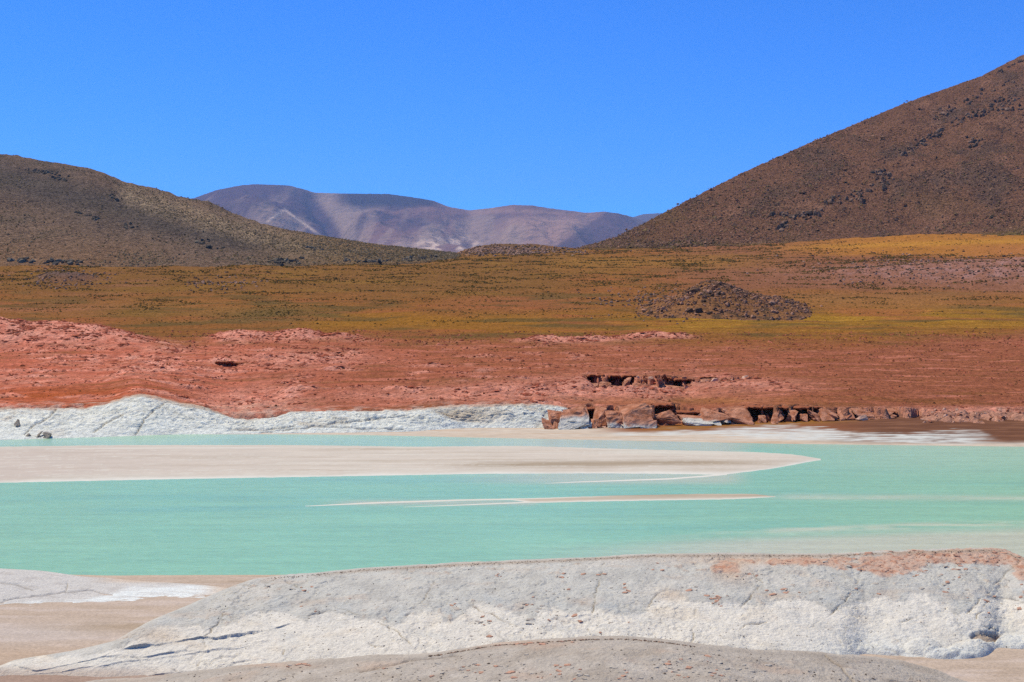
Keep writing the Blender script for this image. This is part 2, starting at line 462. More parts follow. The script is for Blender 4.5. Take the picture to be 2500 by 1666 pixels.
# rolling relief
Z += 0.7 * fbm(X / 38, yy / 24, 4, 81) * sst(175, 230, yy) * (yy / 300)
bw = np.exp(-((yy - 212) / 40) ** 2)
def hump(u, Y, ru, rY, h, p=2.0):
    d2 = ((uu - u) / ru) ** 2 + ((yy - Y) / rY) ** 2
    return h * np.exp(-d2 ** (p / 2))
warp = 14 * fbm(X / 5, yy / 7, 3, 88)
pink_hill = hump(110, 306, 205, 24, 3.6, 4) + hump(-220, 306, 240, 26, 3.8, 4) + hump(320, 292, 90, 18, 1.3) 
pink2 = hump(590, 318, 70, 14, 1.4, 3) + hump(720, 320, 58, 12, 1.8, 3) + hump(820, 318, 60, 10, 1.0)
pink3 = hump(1400, 312, 130, 8, 1.0, 3) + hump(1600, 326, 80, 7, 0.9, 3)
Z += pink_hill + pink2 + pink3
# ledges: sudden drops that face the lake
def ledge(ptsl, h, run, wob=1.0, seed=1, hold=0.7):
    p = np.array(ptsl, float)
    Yl = np.interp(uu, p[:, 0], p[:, 1]) + 0.6 * wob * perlin(uu / 22.0, uu * 0 + seed, 90 + seed) + 0.6 * wob * saw((uu + 600) / 17.0 + 1.5 * perlin(uu / 40.0, uu * 0, 75), seed + 5) + 0.5 * wob * perlin(uu / 7.0, uu * 0 + seed, 95)
    s = sst(p[0, 0] - 6, p[0, 0] + 26, uu) * sst(p[-1, 0] + 6, p[-1, 0] - 40, uu) * (0.75 + 0.5 * perlin(uu / 26.0, uu * 0 + seed, 97))
    dd = Yl - yy
    return -h * s * sst(-0.1, 0.7, dd) * np.exp(-np.maximum(dd - hold, 0) / run)
Z += ledge([(1425, 216), (1500, 214.5), (1560, 216), (1610, 213), (1700, 215)], 2.5, 9.0, 5.5, 1, 6.5)
Z += ledge([(1690, 215), (1760, 219), (1890, 221)], 0.7, 4.0, 1.0, 4)
Z += ledge([(1330, 203.5), (1365, 203), (1395, 203)], 0.8, 4.0, 0.6, 2)
Z += ledge([(520, 250), (560, 249), (612, 250)], 1.3, 7.0, 0.8, 3)
Z += ledge([(690, 262), (760, 268), (830, 274), (900, 276)], 1.0, 5.0, 3.0, 5)
Z += ledge([(1240, 309), (1300, 312), (1500, 318)], 0.5, 5.0, 1.0, 6)
Z += ledge([(990, 206), (1060, 207), (1120, 207)], 0.5, 3.0, 1.0, 7)
Z += ledge([(1230, 210), (1300, 211), (1340, 210)], 0.5, 3.0, 1.0, 8)
# crusty knobbly rock on the pink patches
py0 = py_of(yy, Z)
n_patch = fbm(X / 9 + 3, yy / 8, 4, 101)
redzone = sst(240, 180, yy) * sst(160, 176, yy)
crust = np.clip(pink_hill / 2.2, 0, 1) + np.clip(pink2 / 0.9, 0, 1) + np.clip(pink3 / 0.5, 0, 1)
crust = crust + sst(0.12, 0.4, n_patch) * sst(345, 250, yy) * sst(2100, 1200, uu) * 0.8
crust = crust + blob(uu, py0, 420, 890, 330, 30) * sst(-0.3, 0.2, n_patch) + blob(uu, py0, 760, 875, 130, 18) + blob(uu, py0, 1290, 955, 200, 26) * 0.9 \
        + blob(uu, py0, 1560, 945, 190, 26) + blob(uu, py0, 620, 985, 130, 40) + blob(uu, py0, 1850, 940, 120, 14) * 0.7 + blob(uu, py0, 2300, 1003, 400, 9) * 0.8 \
        + blob(uu, py0, 60, 925, 130, 14) * 0.6 + blob(uu, py0, 1000, 965, 190, 16) * 0.7
crust = np.clip(crust, 0, 1)
knob = ridged(X / 1.6, yy / 1.8, 3, 111)
ter = terrace(fbm(X / 7, yy / 6, 5, 113), 5.0)
Z += crust * (1.2 - 0.6 * np.clip((pink_hill + pink2) / 2, 0, 1)) * ter + (1 - crust) * 0.35 * terrace(fbm(X / 14, yy / 9, 5, 114), 6.0) * sst(175, 185, yy) * sst(700, 350, yy)
Z += crust * (0.07 * knob + 0.12 * np.maximum(0, fbm(X / 0.9, yy / 1.1, 3, 115))) * np.clip(yy / 220, 0.8, 1.5)
Z += (1 - crust) * 0.04 * fbm(X / 1.2, yy / 1.2, 2, 117)
# far low hill in the gap and rocky rise on the right
gap = hump(1245, 1180, 115, 60, 3.8, 3); Z += gap * (1 + 0.25 * fbm(X / 20, yy / 20, 4, 119))
rise = hump(2330, 640, 330, 60, 5.0, 2) + hump(2600, 620, 200, 60, 5.0, 2)
Z += rise
lrock = hump(160, 600, 70, 22, 4.0, 3); Z += lrock
Z += 0.5 * sst(430, 600, yy) * fbm(X / 7, yy / 11, 4, 121)
py0 = py_of(yy, Z)
plain = Field(U, YR, Z)

# ---- colours of the plain
def cc(r, g, b): return alb(r, g, b)
LG = np.log(yy)
w1 = 26 * fbm(uu / 300 + LG * 2, LG * 16, 5, 131)
pw = py0 + w1
c = np.broadcast_to(cc(172, 104, 76), uu.shape + (3,)).copy()
c = mixc(c, cc(196, 110, 84), sst(1400, 100, uu) * 0.85)
c = mixc(c, cc(156, 96, 70), sst(1500, 2300, uu) * 0.8)
brn = fbm(X / 16, yy / 5, 5, 133)
c = mixc(c, cc(142, 92, 58), sst(-0.1, 0.5, brn) * 0.8)
c = mixc(c, cc(208, 132, 108), sst(0.12, 0.5, fbm(X / 13 + 4, yy / 3.2, 5, 137)) * 0.85 * sst(360, 300, yy))
# tops of the terraces carry brown grit
c = mixc(c, cc(165, 112, 60), blob(uu, py0, 1700, 978, 260, 9) * 0.55)
c = mixc(c, cc(178, 90, 48), blob(uu, py0, 140, 965, 240, 20) * 0.7)
# golden grass
gb = np.interp(uu, [-400, 0, 250, 330, 400, 460, 560, 850, 1000, 1250, 1500, 1700, 2000, 2300, 2500, 2900], [785, 790, 800, 826, 846, 840, 822, 826, 832, 834, 832, 842, 842, 824, 808, 800])
gold = sst(gb + 24, gb - 20, py0 + 0.7 * w1 + 16 * fbm(X / 6, yy / 4, 4, 132)) * (1 - np.clip(pink_hill / 1.6, 0, 1)) * (1 - np.clip(pink2 / 0.8, 0, 1)) * (1 - np.clip(pink3 / 0.5, 0, 1))
lowg = sst(1350, 900, uu)
c = mixc(c, cc(150, 100, 56), gold)
c = mixc(c, cc(160, 112, 46), gold * sst(650, 800, uu) * np.exp(-((pw - 786) / 26) ** 2) * 0.85)
c = mixc(c, cc(164, 122, 48), gold * sst(1350, 1750, uu) * np.exp(-((py0 - (788 - 0.02 * (uu - 1500)) - 0.25 * w1) / 20) ** 2) * 0.95)
stk_ = fbm(X / 60 + yy / 40, yy / 4.5, 5, 159)
c = mixc(c, cc(140, 96, 52), gold * sst(1200, 1500, uu) * sst(0.0, 0.35, stk_) * np.exp(-((py0 - 790) / 40) ** 2) * 0.9)
c = mixc(c, cc(182, 138, 58), gold * sst(1300, 1600, uu) * sst(0.1, 0.4, -stk_) * np.exp(-((py0 - 785) / 30) ** 2) * 0.7)
c = mixc(c, cc(156, 100, 66), gold * sst(1000, 1200, uu) * sst(1550, 1300, uu) * np.exp(-((pw - 742) / 24) ** 2) * 0.8)
c = mixc(c, cc(150, 108, 62), gold * sst(900, 700, uu) * np.exp(-((pw - 755) / 20) ** 2) * 0.7)
c = mixc(c, cc(104, 88, 54), gold * sst(0.0, 0.3, fbm(X / 34, yy / 20, 5, 134)) * 0.75)
c = mixc(c, cc(168, 102, 64), gold * sst(0.05, 0.4, fbm(X / 45 + 5, yy / 24, 5, 136)) * 0.65)
c = mixc(c, cc(158, 106, 72), gold * sst(420, 250, uu) * np.exp(-((pw - 755) / 14) ** 2) * 0.9)
c = mixc(c, cc(132, 100, 52), blob(uu, pw, 330, 765, 110, 18) * 0.8)
c = mixc(c, cc(116, 96, 58), blob(uu, pw, 660, 772, 140, 17) * 0.9)
ol = sst(735, 700, pw)
c = mixc(c, cc(136, 97, 56), ol * sst(1600, 1250, uu))
c = mixc(c, cc(144, 106, 54), ol * sst(0.0, 0.4, fbm(X / 40, yy / 30, 4, 141)) * sst(1700, 1400, uu) * 0.7)
c = mixc(c, cc(152, 104, 78), ol * sst(0.05, 0.45, fbm(X / 35 + 8, yy / 25, 4, 145)) * sst(900, 300, uu) * 0.6)
c = mixc(c, cc(146, 98, 70), ol * sst(1500, 1800, uu))
c = mixc(c, cc(160, 112, 66), blob(uu, py0, 2150, 735, 330, 20) * 0.9)
c = mixc(c, cc(152, 110, 56), ol * np.exp(-((pw - 640) / 16) ** 2) * sst(1250, 1420, uu) * sst(2000, 1700, uu) * 0.8)
c = mixc(c, cc(170, 128, 118), np.clip(rise / 4.0, 0, 1) * (0.35 + 0.6 * sst(-0.1, 0.3, fbm(X / 6, yy / 9, 4, 147))))
orange = sst(632, 618, py0 + 0.3 * w1) * sst(1780, 2150, uu)
c = mixc(c, cc(178, 120, 56), orange * 0.9)
c = mixc(c, cc(194, 138, 60), orange * np.exp(-((py0 - (603 - 0.03 * (uu - 2000))) / 6) ** 2) * 0.8)
c = mixc(c, cc(178, 116, 70), orange * sst(2250, 2500, uu) * sst(592, 606, py0) * 0.7)
c = mixc(c, cc(112, 90, 72), np.clip(gap / 4, 0, 1) * 0.9)
c = mixc(c, cc(112, 92, 84), np.clip(lrock / 3, 0, 1) * 0.9)
# pink crusts
pk = mixc(np.broadcast_to(cc(238, 168, 144), uu.shape + (3,)), cc(212, 130, 106), sst(-0.2, 0.4, fbm(X / 4, yy / 4, 4, 151)))
pk = mixc(pk, cc(216, 150, 128), sst(500, 900, uu) * 0.5)
c = mixc(c, np.zeros(3), np.zeros_like(uu)) * (1 - (crust * 0.8)[..., None]) + pk * (crust * 0.8)[..., None]
# rim rock turns pale where it meets the white bank
c = mixc(c, cc(206, 160, 136), blob(uu, py0, 620, 1003, 110, 24) * sst(-0.1, 0.3, fbm(X / 2, yy / 2, 3, 153)) * 0.8)
c = mixc(c, cc(196, 150, 128), sst(-1.0, 1.0, fr) * sst(1330, 1380, uu) * 0.7)
c = mixc(c, cc(216, 180, 160), sst(7, 0, yy - rimY[None]) * (uu < 1330) * sst(-0.1, 0.3, fbm(X / 1.8, yy / 1.8, 4, 154)) * 0.7)
c = c * (1 + 0.14 * fbm(uu / 60 + LG * 4, LG * 120, 4, 157) + 0.12 * fbm(X / 2.0, yy / 2.5, 3, 158))[..., None]
mat_plain = ground_material('desert_soil', 0.95, (1.3, 0.42), (0.3, 0.18), 1.0, 0.8, 0.9, sharp=0.18)
c = c * (1.24 + 0.12 * sst(900, 200, uu) * sst(320, 250, yy))[..., None] * np.array([0.97, 0.965, 1.04])
Z = Z - 1.6 * sst(np.where(uu > 1010, 173.4, 170.6), np.where(uu > 1010, 171.4, 168.5), yy) * (uu < 1385)
plain.Z = Z
o = grid_object('desert_plain', X, yy, Z, mat_plain, np.clip(c, 0.004, 0.85))
tag(o, 'red desert ground rising from the far shore into golden grassland', kind='structure')
PLAIN_C = c

# ------------------------------------------------------------------ far beach: pale strip, salt crust and brown flat
UB = np.arange(-420, 2930, 5.0)
wed = smooth_curve([(-500, 1073), (0, 1071), (425, 1061), (700, 1061), (900, 1063), (1155, 1069), (1410, 1074), (1900, 1084), (2500, 1091), (2900, 1096)], 20)
Y0 = H * F / (wed(UB) - HY)
t = np.linspace(-0.08, 1, 60)[:, None]
Ye = 181.0
Yg = Y0[None] * (1 - t) + Ye * t
Ug = np.broadcast_to(UB[None], Yg.shape); Xg = (Ug - CX) / F * Yg
d = Yg - Y0[None]
slope = 0.012 + 0.032 * sst(1500, 2400, Ug)
Zb = np.where(d < 0, d * 0.05, d * slope) + 0.03 * fbm(Xg / 5, Yg / 2, 4, 161) * sst(0, 4, d)
pyb = py_of(Yg, Zb)
c = np.broadcast_to(alb(222, 204, 188), Ug.shape + (3,)).copy()
s1 = fbm(Xg / 18, Yg / 1.6, 5, 163)
c = mixc(c, alb(216, 186, 160), sst(0, 0.4, s1) * 0.8)
c = mixc(c, alb(232, 226, 220), sst(0.0, 0.4, fbm(Xg / 20 + 5, Yg / 1.3, 4, 167)) * 0.7)
c = mixc(c, alb(158, 100, 72), sst(1062, 1050, pyb + 5 * s1) * sst(1420, 1560, Ug))
c = mixc(c, alb(160, 112, 60), np.exp(-((pyb - np.interp(Ug, [1560, 1900, 2200], [1049, 1032, 1024])) / 7) ** 2) * sst(1500, 1650, Ug) * sst(2300, 2000, Ug) * 0.9)
brn_ = mixc(np.broadcast_to(alb(122, 84, 68), Ug.shape + (3,)), alb(150, 106, 84), sst(-0.1, 0.4, fbm(Xg / 6, Yg / 2.2, 5, 165)) * 0.8)
mb_ = (sst(1950, 2150, Ug + 60 * s1) * sst(1085, 1076, pyb + 4 * s1))[..., None]
c = c * (1 - mb_) + brn_ * mb_
top = np.interp(Ug, [1450, 1500, 1712, 1861, 1925, 2010, 2095, 2244, 2392, 2426, 2500], [1062, 1058, 1051, 1040, 1040, 1048, 1060, 1059, 1051, 1066, 1090])
low = np.interp(Ug, [1450, 1755, 1925, 2137, 2371, 2430], [1064, 1062, 1074, 1080, 1085, 1084])
fl = fbm(Xg / 5 + Yg / 1.5, Yg / 1.1, 5, 171)
salt = sst(-4, 4, pyb - top + 16 * fl) * sst(3, -3, pyb - low - 6 * fl) * sst(1430, 1550, Ug) * sst(2470, 2330, Ug + 90 * fl)
salt = salt * (0.25 + 0.75 * sst(-0.3, 0.12, fbm(Xg / 3.2 + Yg / 1.2, Yg / 0.8, 4, 173)))
c = mixc(c, alb(226, 226, 224), salt)
c = c * (1 + 0.16 * fbm(Xg / 1.3, Yg / 1.0, 4, 175))[..., None]
o = grid_object('far_beach', Xg, Yg, Zb, mat_sand, np.clip(c, 0.004, 0.85))
tag(o, 'pale far beach with white salt crust and brown mud at the foot of the red shore', kind='structure')
far_beach = (UB, Y0, slope)

# ------------------------------------------------------------------ white rock bank on the far shore
UR = np.arange(-420, 1420, 3.2)
topc = smooth_curve([(-500, 996), (0, 994), (212, 994), (263, 983), (331, 961), (382, 966), (425, 981), (489, 990), (544, 1010), (582, 1023), (640, 1019), (680, 1015), (710, 1003), (1000, 1000), (1040, 996), (1112, 988), (1200, 987), (1282, 985), (1367, 990), (1420, 1010)], 9)
botc = smooth_curve([(-500, 1076), (0, 1071), (250, 1064), (425, 1058), (1000, 1053), (1125, 1046), (1325, 1046), (1420, 1047)], 14)
Yb = H * F * 0.99 / (botc(UR) - HY)
Yt = 171.5 + 0 * UR
topn = topc(UR) + 3.5 * fbm(UR / 24.0, UR * 0 + 4, 4, 188)
t = np.linspace(-0.06, 1.10, 110)[:, None]
Yg = Yb[None] * (1 - t) + Yt[None] * t
Ug = np.broadcast_to(UR[None], Yg.shape); Xg = (Ug - CX) / F * Yg
zt = z_at(topn, Yt)[None]; zb = z_at(botc(UR), Yb)[None]
tt = np.clip(t, 0, 1)
shape = 0.62 * (1 - (1 - tt) ** 2.0) + 0.38 * tt
Zr = zb + (zt - zb) * shape - np.maximum(-t, 0) * 5 - np.maximum(t - 1, 0) * 6
# two lobes meet at a diagonal recess
lobe = np.interp(Zr, [0, 2.5], [1130, 1035])
rec = sst(-8, 30, Ug - lobe) * sst(250, 60, Ug - lobe)
Zr = Zr - 0.40 * rec * np.sin(np.pi * tt)
und = fbm(Xg / 5.5 + 0.4 * Yg, Yg / 5, 4, 181)
Zr += (0.30 * und + 0.20 * ridged(Xg / 1.7 - 0.6 * Yg, Yg / 3, 4, 185) + 0.12 * fbm(Xg / 0.6, Yg / 0.6, 3, 187) + 0.5 * terrace(fbm(Xg / 4 + 0.3 * Yg, Yg / 2.5, 4, 189), 4.0)) * np.sin(np.pi * np.clip(tt * 0.94 + 0.04, 0, 1))
pyr = py_of(Yg, Zr)
cracks = [[(330, 1060), (345, 1042), (352, 1022), (400, 985)], [(640, 1057), (700, 1050), (770, 1040), (900, 1046), (985, 1047)], [(1065, 1005), (1115, 1018), (1160, 1020)],
          [(560, 1048), (640, 1050), (720, 1040)], [(60, 1060), (80, 1040), (120, 1020), (135, 1000)], [(800, 1035), (900, 1024), (990, 1015)], [(230, 1055), (262, 1030), (300, 1012)]]
cd = np.full(Ug.shape, 1e9)
wobx = Ug + 5 * fbm(Xg / 1.5, Yg / 1.5, 3, 191); woby = pyr + 4 * fbm(Xg / 1.5, Yg / 1.5, 3, 193)
for k in cracks:
    cd = np.minimum(cd, seg_dist(wobx, woby, k))
Zr -= 0.30 * np.exp(-(cd / 1.6) ** 2)
c = np.broadcast_to(alb(238, 240, 239), Ug.shape + (3,)).copy()
c = mixc(c, alb(212, 213, 211), sst(0.0, 0.5, fbm(Xg / 2.5, Yg / 2.0, 4, 195)) * 0.8)
c = mixc(c, alb(206, 192, 178), sst(0.15, 0.5, fbm(Xg / 9, Yg / 4, 4, 197)) * 0.7)
c = mixc(c, alb(200, 182, 164), rec * sst(0.0, 0.35, tt) * sst(1.0, 0.6, tt) * 0.8)  # shade of the recess painted in as a brownish tone
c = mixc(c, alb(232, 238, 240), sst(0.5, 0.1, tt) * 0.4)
c = mixc(c, alb(206, 176, 156), sst(0.86, 0.97, tt + 0.05 * fbm(Xg / 3, Yg, 3, 199)) * sst(420, 480, Ug + 0 * tt) * sst(720, 650, Ug) * 0.8)
c = mixc(c, alb(196, 186, 176), sst(0.7, 0.9, tt + 0.1 * fbm(Xg / 2, Yg / 2, 3, 198)) * 0.55)
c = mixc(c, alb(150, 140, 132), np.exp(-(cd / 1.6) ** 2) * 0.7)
c = mixc(c, alb(208, 158, 134), sst(0.80, 0.97, tt + 0.16 * fbm(Xg / 2.2, Yg / 2.2, 4, 202)) * 0.65)
c = c * (1 + 0.10 * fbm(Xg / 0.8, Yg / 0.8, 3, 201))[..., None]
mat_pale = ground_material('pale_bank_rock', 0.9, (2.4, 0.22), (0.5, 0.1), 1.0, 1.2, 0.6, sharp=0.18)
c = c * np.array([1.24, 1.22, 1.18])
tq = fbm(Xg / 4 + 0.3 * Yg, Yg / 2.5, 4, 189) * 4.0; tq = tq - np.floor(tq)
Yg = Yg - 0.10 * np.exp(-((tq - 0.64) / 0.10) ** 2) * np.sin(np.pi * np.clip(tt, 0, 1))
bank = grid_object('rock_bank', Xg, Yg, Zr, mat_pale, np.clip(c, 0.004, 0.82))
tag(bank, 'low smooth white rock bank along the far shore left of the red boulders', 'rock bank')

# ------------------------------------------------------------------ hills and mountains
def hill(name, label, U, base_py, base_Y, sil_py, sil_Y, mat, relief, paint, nrow=230, power=1.25, back=500, backdrop=0.5, k=1.0):
    t = np.concatenate([np.linspace(-0.05, 1.0, nrow), np.linspace(1.02, 1.6, 14)])[:, None]
    Yb = base_Y(U)[None]; Ys = sil_Y(U)[None]
    Yg = np.where(t <= 1, Yb + (Ys - Yb) * t, Ys + (t - 1) / 0.6 * back)
    Ug = np.broadcast_to(U[None], Yg.shape)
    zb = z_at(base_py(U), base_Y(U))[None]; zs = z_at(sil_py(U), sil_Y(U))[None]
    tt = np.clip(t, 0, 1)
    Zg = zb + (zs - zb) * tt ** power
    Zg = np.where(t < 0, zb + t * 120, Zg)
    Zg = np.where(t > 1, zs - (Yg - Ys) * backdrop, Zg)
    Xg = (Ug - CX) / F * Yg
    T = np.broadcast_to(tt, Yg.shape)
    Zg = Zg + k * relief(Xg / k, Yg / k, Ug, T, (zs - zb) / k)
    pg = py_of(Yg, Zg)
    c = paint(Ug, pg, Xg / k, Yg / k, T)
    o = grid_object(name, Xg, Yg, Zg, mat, np.clip(c, 0.004, 0.85))
    tag(o, label, kind='structure')
    return o, Xg, Yg, Zg, Ug, pg

mat_hill = ground_material('hill_scree', 0.95, (0.5, 0.62), (0.06, 0.14), 1.0, 0.28, 6.0, sharp=0.16)

# right mountain
def rel_r(X, Y, u, T, hgt):
    e = np.sin(np.pi * np.clip(T, 0, 1)) ** 0.6
    g = fbm((X * 0.8 + Y * 0.1) / 70, (Y - 0.3 * X) / 160, 5, 211)
    r = ridged((X - 0.35 * Y) / 120, (Y + 0.5 * X) / 300, 4, 215)
    return e * np.clip(hgt / 200, 0.05, 1) * (16 * g + 9 * r) + 1.3 * fbm(X / 9, Y / 9, 4, 219) * np.clip(hgt / 60, 0.1, 1)
def paint_r(u, py, X, Y, T):
    c = np.broadcast_to(alb(132, 96, 78), u.shape + (3,)).copy()
    a = fbm((X - 0.4 * Y) / 60, (Y + X) / 160, 5, 221)
    c = mixc(c, alb(104, 86, 78), sst(0.0, 0.4, a) * 0.7)
    b = fbm((X - 0.4 * Y) / 45 + 3, (Y + X) / 140, 5, 225)
    c = mixc(c, alb(158, 116, 96), sst(0.1, 0.5, b) * 0.6)
    c = mixc(c, alb(116, 98, 66), sst(0.0, 0.5, fbm(X / 90, Y / 90, 4, 229)) * 0.5 * sst(420, 560, py))
    low = py - np.interp(u, [1413, 1700, 2100, 2500, 2900], [600, 606, 600, 572, 545])
    c = mixc(c, alb(126, 106, 62), sst(-18, 0, low + 10 * a) * 0.8)
    c = mixc(c, alb(122, 92, 64), sst(1750, 1500, u) * 0.6)
    return 1.28 * c * (1 + 0.15 * fbm(X / 8, Y / 8, 3, 231))[..., None]
sr = curve([(1395, 612), (1413, 606), (1450, 597), (1509, 578), (1560, 552), (1615, 523), (1700, 479), (1806, 425), (1900, 383), (2019, 331), (2130, 286), (2231, 244), (2320, 213), (2394, 187), (2450, 158), (2500, 133), (2700, 40), (2950, -40), (3300, -60)])
def sr_n(u): return sr(u) + 1.6 * perlin(u / 14.0, u * 0, 233) + 1.0 * perlin(u / 5.0, u * 0 + 5, 235)
UM = np.arange(1396, 3000, 3.6)
mount, MX, MY, MZ, MU, MP = hill('right_mountain', 'dark brown rocky mountain slope rising on the right', UM,
    lambda u: np.interp(u, [1396, 1700, 2100, 2500, 3000], [613, 612, 604, 578, 548]), lambda u: 1060 + 0 * u,
    sr_n, lambda u: 1120 + (u - 1396) * 0.72, mat_hill, rel_r, paint_r, 260, 1.12)

# left hill
def rel_l(X, Y, u, T, hgt):
    e = np.sin(np.pi * np.clip(T, 0, 1)) ** 0.7
    gully = np.exp(-((u - (330 + 520 * (1 - T))) / 60) ** 2)
    g = fbm((X + 0.3 * Y) / 80, (Y - 0.5 * X) / 150, 5, 241)
    return e * np.clip(hgt / 130, 0.05, 1) * (13 * g - 9 * gully) + 1.2 * fbm(X / 10, Y / 10, 4, 245) * np.clip(hgt / 60, 0.1, 1)
def paint_l(u, py, X, Y, T):
    c = np.broadcast_to(alb(126, 103, 86), u.shape + (3,)).copy()
    a = fbm((X + 0.4 * Y) / 70, (Y - X) / 140, 5, 251)
    # grey scree belt down from the top left, with gully shade painted in
    mid = np.interp(u, [-400, 0, 150, 300, 450, 600, 800, 1000], [380, 430, 470, 510, 560, 592, 618, 628])
    wid = np.interp(u, [-400, 0, 200, 450, 800, 1000], [50, 55, 60, 40, 20, 8])
    belt = np.exp(-((py - mid + 20 * a) / wid) ** 2)
    c = mixc(c, alb(86, 80, 76), belt * 0.8)
    c = mixc(c, alb(98, 88, 78), sst(0.05, 0.5, a) * 0.5)
    # paler stony spur right of the crest, its sunlit look painted in too
    spur = np.interp(u, [250, 310, 420, 560, 700, 850], [455, 475, 510, 555, 590, 612])
    c = mixc(c, alb(162, 140, 114), np.exp(-((py - spur) / 26) ** 2) * sst(260, 330, u) * sst(980, 700, u) * (0.35 + 0.6 * sst(-0.15, 0.3, fbm(X / 9, Y / 12, 4, 255))))
    c = mixc(c, alb(138, 108, 70), sst(560, 900, u) * 0.6)
    c = mixc(c, alb(136, 104, 78), sst(560, 640, py + 20 * a) * sst(500, 200, u) * 0.7)
    c = mixc(c, alb(74, 70, 68), blob(u, py, 105, 419, 40, 5) + 0.7 * blob(u, py, 140, 438, 22, 4))
    return np.array([1.62, 1.62, 1.7]) * c * (1 + 0.15 * fbm(X / 8, Y / 8, 3, 257))[..., None]
sl = curve([(-420, 330), (-200, 352), (0, 377), (40, 380), (100, 392), (160, 401), (220, 412), (262, 426), (310, 447), (370, 457), (410, 470), (440, 481), (470, 487), (510, 492), (560, 517), (600, 533), (640, 546), (700, 561), (800, 578), (900, 594), (1000, 605), (1080, 614), (1130, 622)])
def sl_n(u): return sl(u) + 1.6 * perlin(u / 17.0, u * 0, 259) + 0.9 * perlin(u / 6.0, u * 0 + 5, 261)
UL = np.arange(-420, 1128, 3.6)
lhill, LX, LY, LZ, LU, LP = hill('left_hill', 'grey brown rounded hill with dark scree on the left', UL,
    lambda u: np.interp(u, [-420, 0, 600, 1000, 1130], [652, 651, 648, 640, 630]), lambda u: np.interp(u, [-420, 700, 1130], [728, 735, 900]),
    sl_n, lambda u: np.interp(u, [-420, 0, 500, 1130], [1500, 1450, 1300, 1080]), mat_hill, rel_l, paint_l, 210, 1.05)

# far range
def rel_f(X, Y, u, T, hgt):
    e = np.sin(np.pi * np.clip(T, 0, 1)) ** 0.8
    r = ridged(X / 1100, Y / 2600, 5, 271)
    spur = np.exp(-((u - 640) / 60) ** 2) * np.exp(-((T - 0.45) / 0.2) ** 2) * 150
    ravine = -150 * np.exp(-((u - (760 + 130 * (1 - T))) / 38) ** 2)
    ravine2 = -130 * np.exp(-((u - (1150 + 60 * (1 - T))) / 60) ** 2)
    return e * (130 * r + 25 * ridged(X / 260, Y / 1400, 4, 277) + 70 * fbm(X / 500, Y / 1500, 6, 275) + ravine + ravine2 + spur)
def paint_f(u, py, X, Y, T):
    c = np.broadcast_to(alb(146, 108, 100), u.shape + (3,)).copy()
    a = fbm(X / 700, Y / 1500, 5, 281)
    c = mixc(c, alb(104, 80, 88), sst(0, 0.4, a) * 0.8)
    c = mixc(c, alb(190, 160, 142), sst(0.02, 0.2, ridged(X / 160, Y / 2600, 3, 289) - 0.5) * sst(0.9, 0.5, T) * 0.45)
    c = mixc(c, alb(88, 66, 80), sst(775, 745, u - (py - 470) * 0.75) * 0.8)  # shaded face left of the ravine line, painted darker
    c = mixc(c, alb(200, 172, 150), sst(745, 775, u - (py - 470) * 0.75) * sst(880, 800, u - (py - 470) * 0.35) * 0.6)  # sunlit face right of that line, painted paler
    c = mixc(c, alb(84, 66, 80), blob(u, py, 1010, 545, 50, 18) * 0.7 + blob(u, py, 1200, 530, 60, 12) * 0.7)
    c = mixc(c, alb(206, 164, 142), sst(1180, 1260, u) * sst(1500, 1420, u + (py - 520)) * sst(520, 540, py) * 0.6)
    c = mixc(c, alb(186, 156, 138), sst(0.05, 0.40, fbm(X / 380 + 3, Y / 2200, 5, 285)) * 0.7)
    c = mixc(c, alb(255, 220, 196), 1.5 * blob(u, py, 1090, 598, 80, 18) * sst(-0.2, 0.3, fbm(X / 90, Y / 300, 4, 287)))
    c = mixc(c, alb(190, 158, 138), blob(u, py, 820, 496, 36, 10) * 0.7)
    c = mixc(c, alb(176, 136, 120), np.exp(-((py - np.interp(u, [1140, 1250, 1400, 1470], [522, 514, 522, 524])) / 6) ** 2) * sst(1130, 1180, u) * sst(1480, 1440, u) * 0.8)
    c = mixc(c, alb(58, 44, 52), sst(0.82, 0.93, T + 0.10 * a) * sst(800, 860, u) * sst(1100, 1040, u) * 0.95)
    c = mixc(c, alb(78, 62, 78), sst(0, 16, u - 1475 + (py - 517) * 1.5) * 0.6)  # shaded right side of the end peak, painted dark purple
    c = mixc(c, alb(240, 208, 186), np.exp(-((np.abs(u - 694) * 0.72 + 512 - py) / 4) ** 2) * sst(640, 660, u) * sst(800, 760, u) * 0.8)  # sunlit ridge of the small cone, painted as a pale line
    return c
sf = curve([(-500, 560), (300, 545), (430, 497), (471, 485), (530, 464), (583, 454), (620, 450), (705, 453), (747, 464), (769, 471), (843, 473), (949, 474), (1000, 481), (1056, 490), (1098, 506), (1146, 514), (1194, 509), (1247, 501), (1300, 502), (1342, 509), (1433, 520), (1475, 517), (1512, 522), (1544, 530), (1600, 552), (1800, 590), (2600, 600)])
def sf_n(u): return sf(u) + 0.9 * perlin(u / 12.0, u * 0, 291) + 0.5 * perlin(u / 4.0, u * 0, 293)
mat_far = ground_material('far_scree', 0.95, (0.010, 0.22), (0.0015, 0.12), 1.0, 0.006, 90.0)
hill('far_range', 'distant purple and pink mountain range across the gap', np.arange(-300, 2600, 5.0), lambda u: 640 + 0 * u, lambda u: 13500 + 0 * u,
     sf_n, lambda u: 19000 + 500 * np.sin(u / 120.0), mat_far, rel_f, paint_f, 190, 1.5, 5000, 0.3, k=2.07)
sf2 = curve([(1380, 600), (1480, 560), (1544, 531), (1571, 523), (1608, 521), (1680, 530), (1900, 560), (2400, 610)])
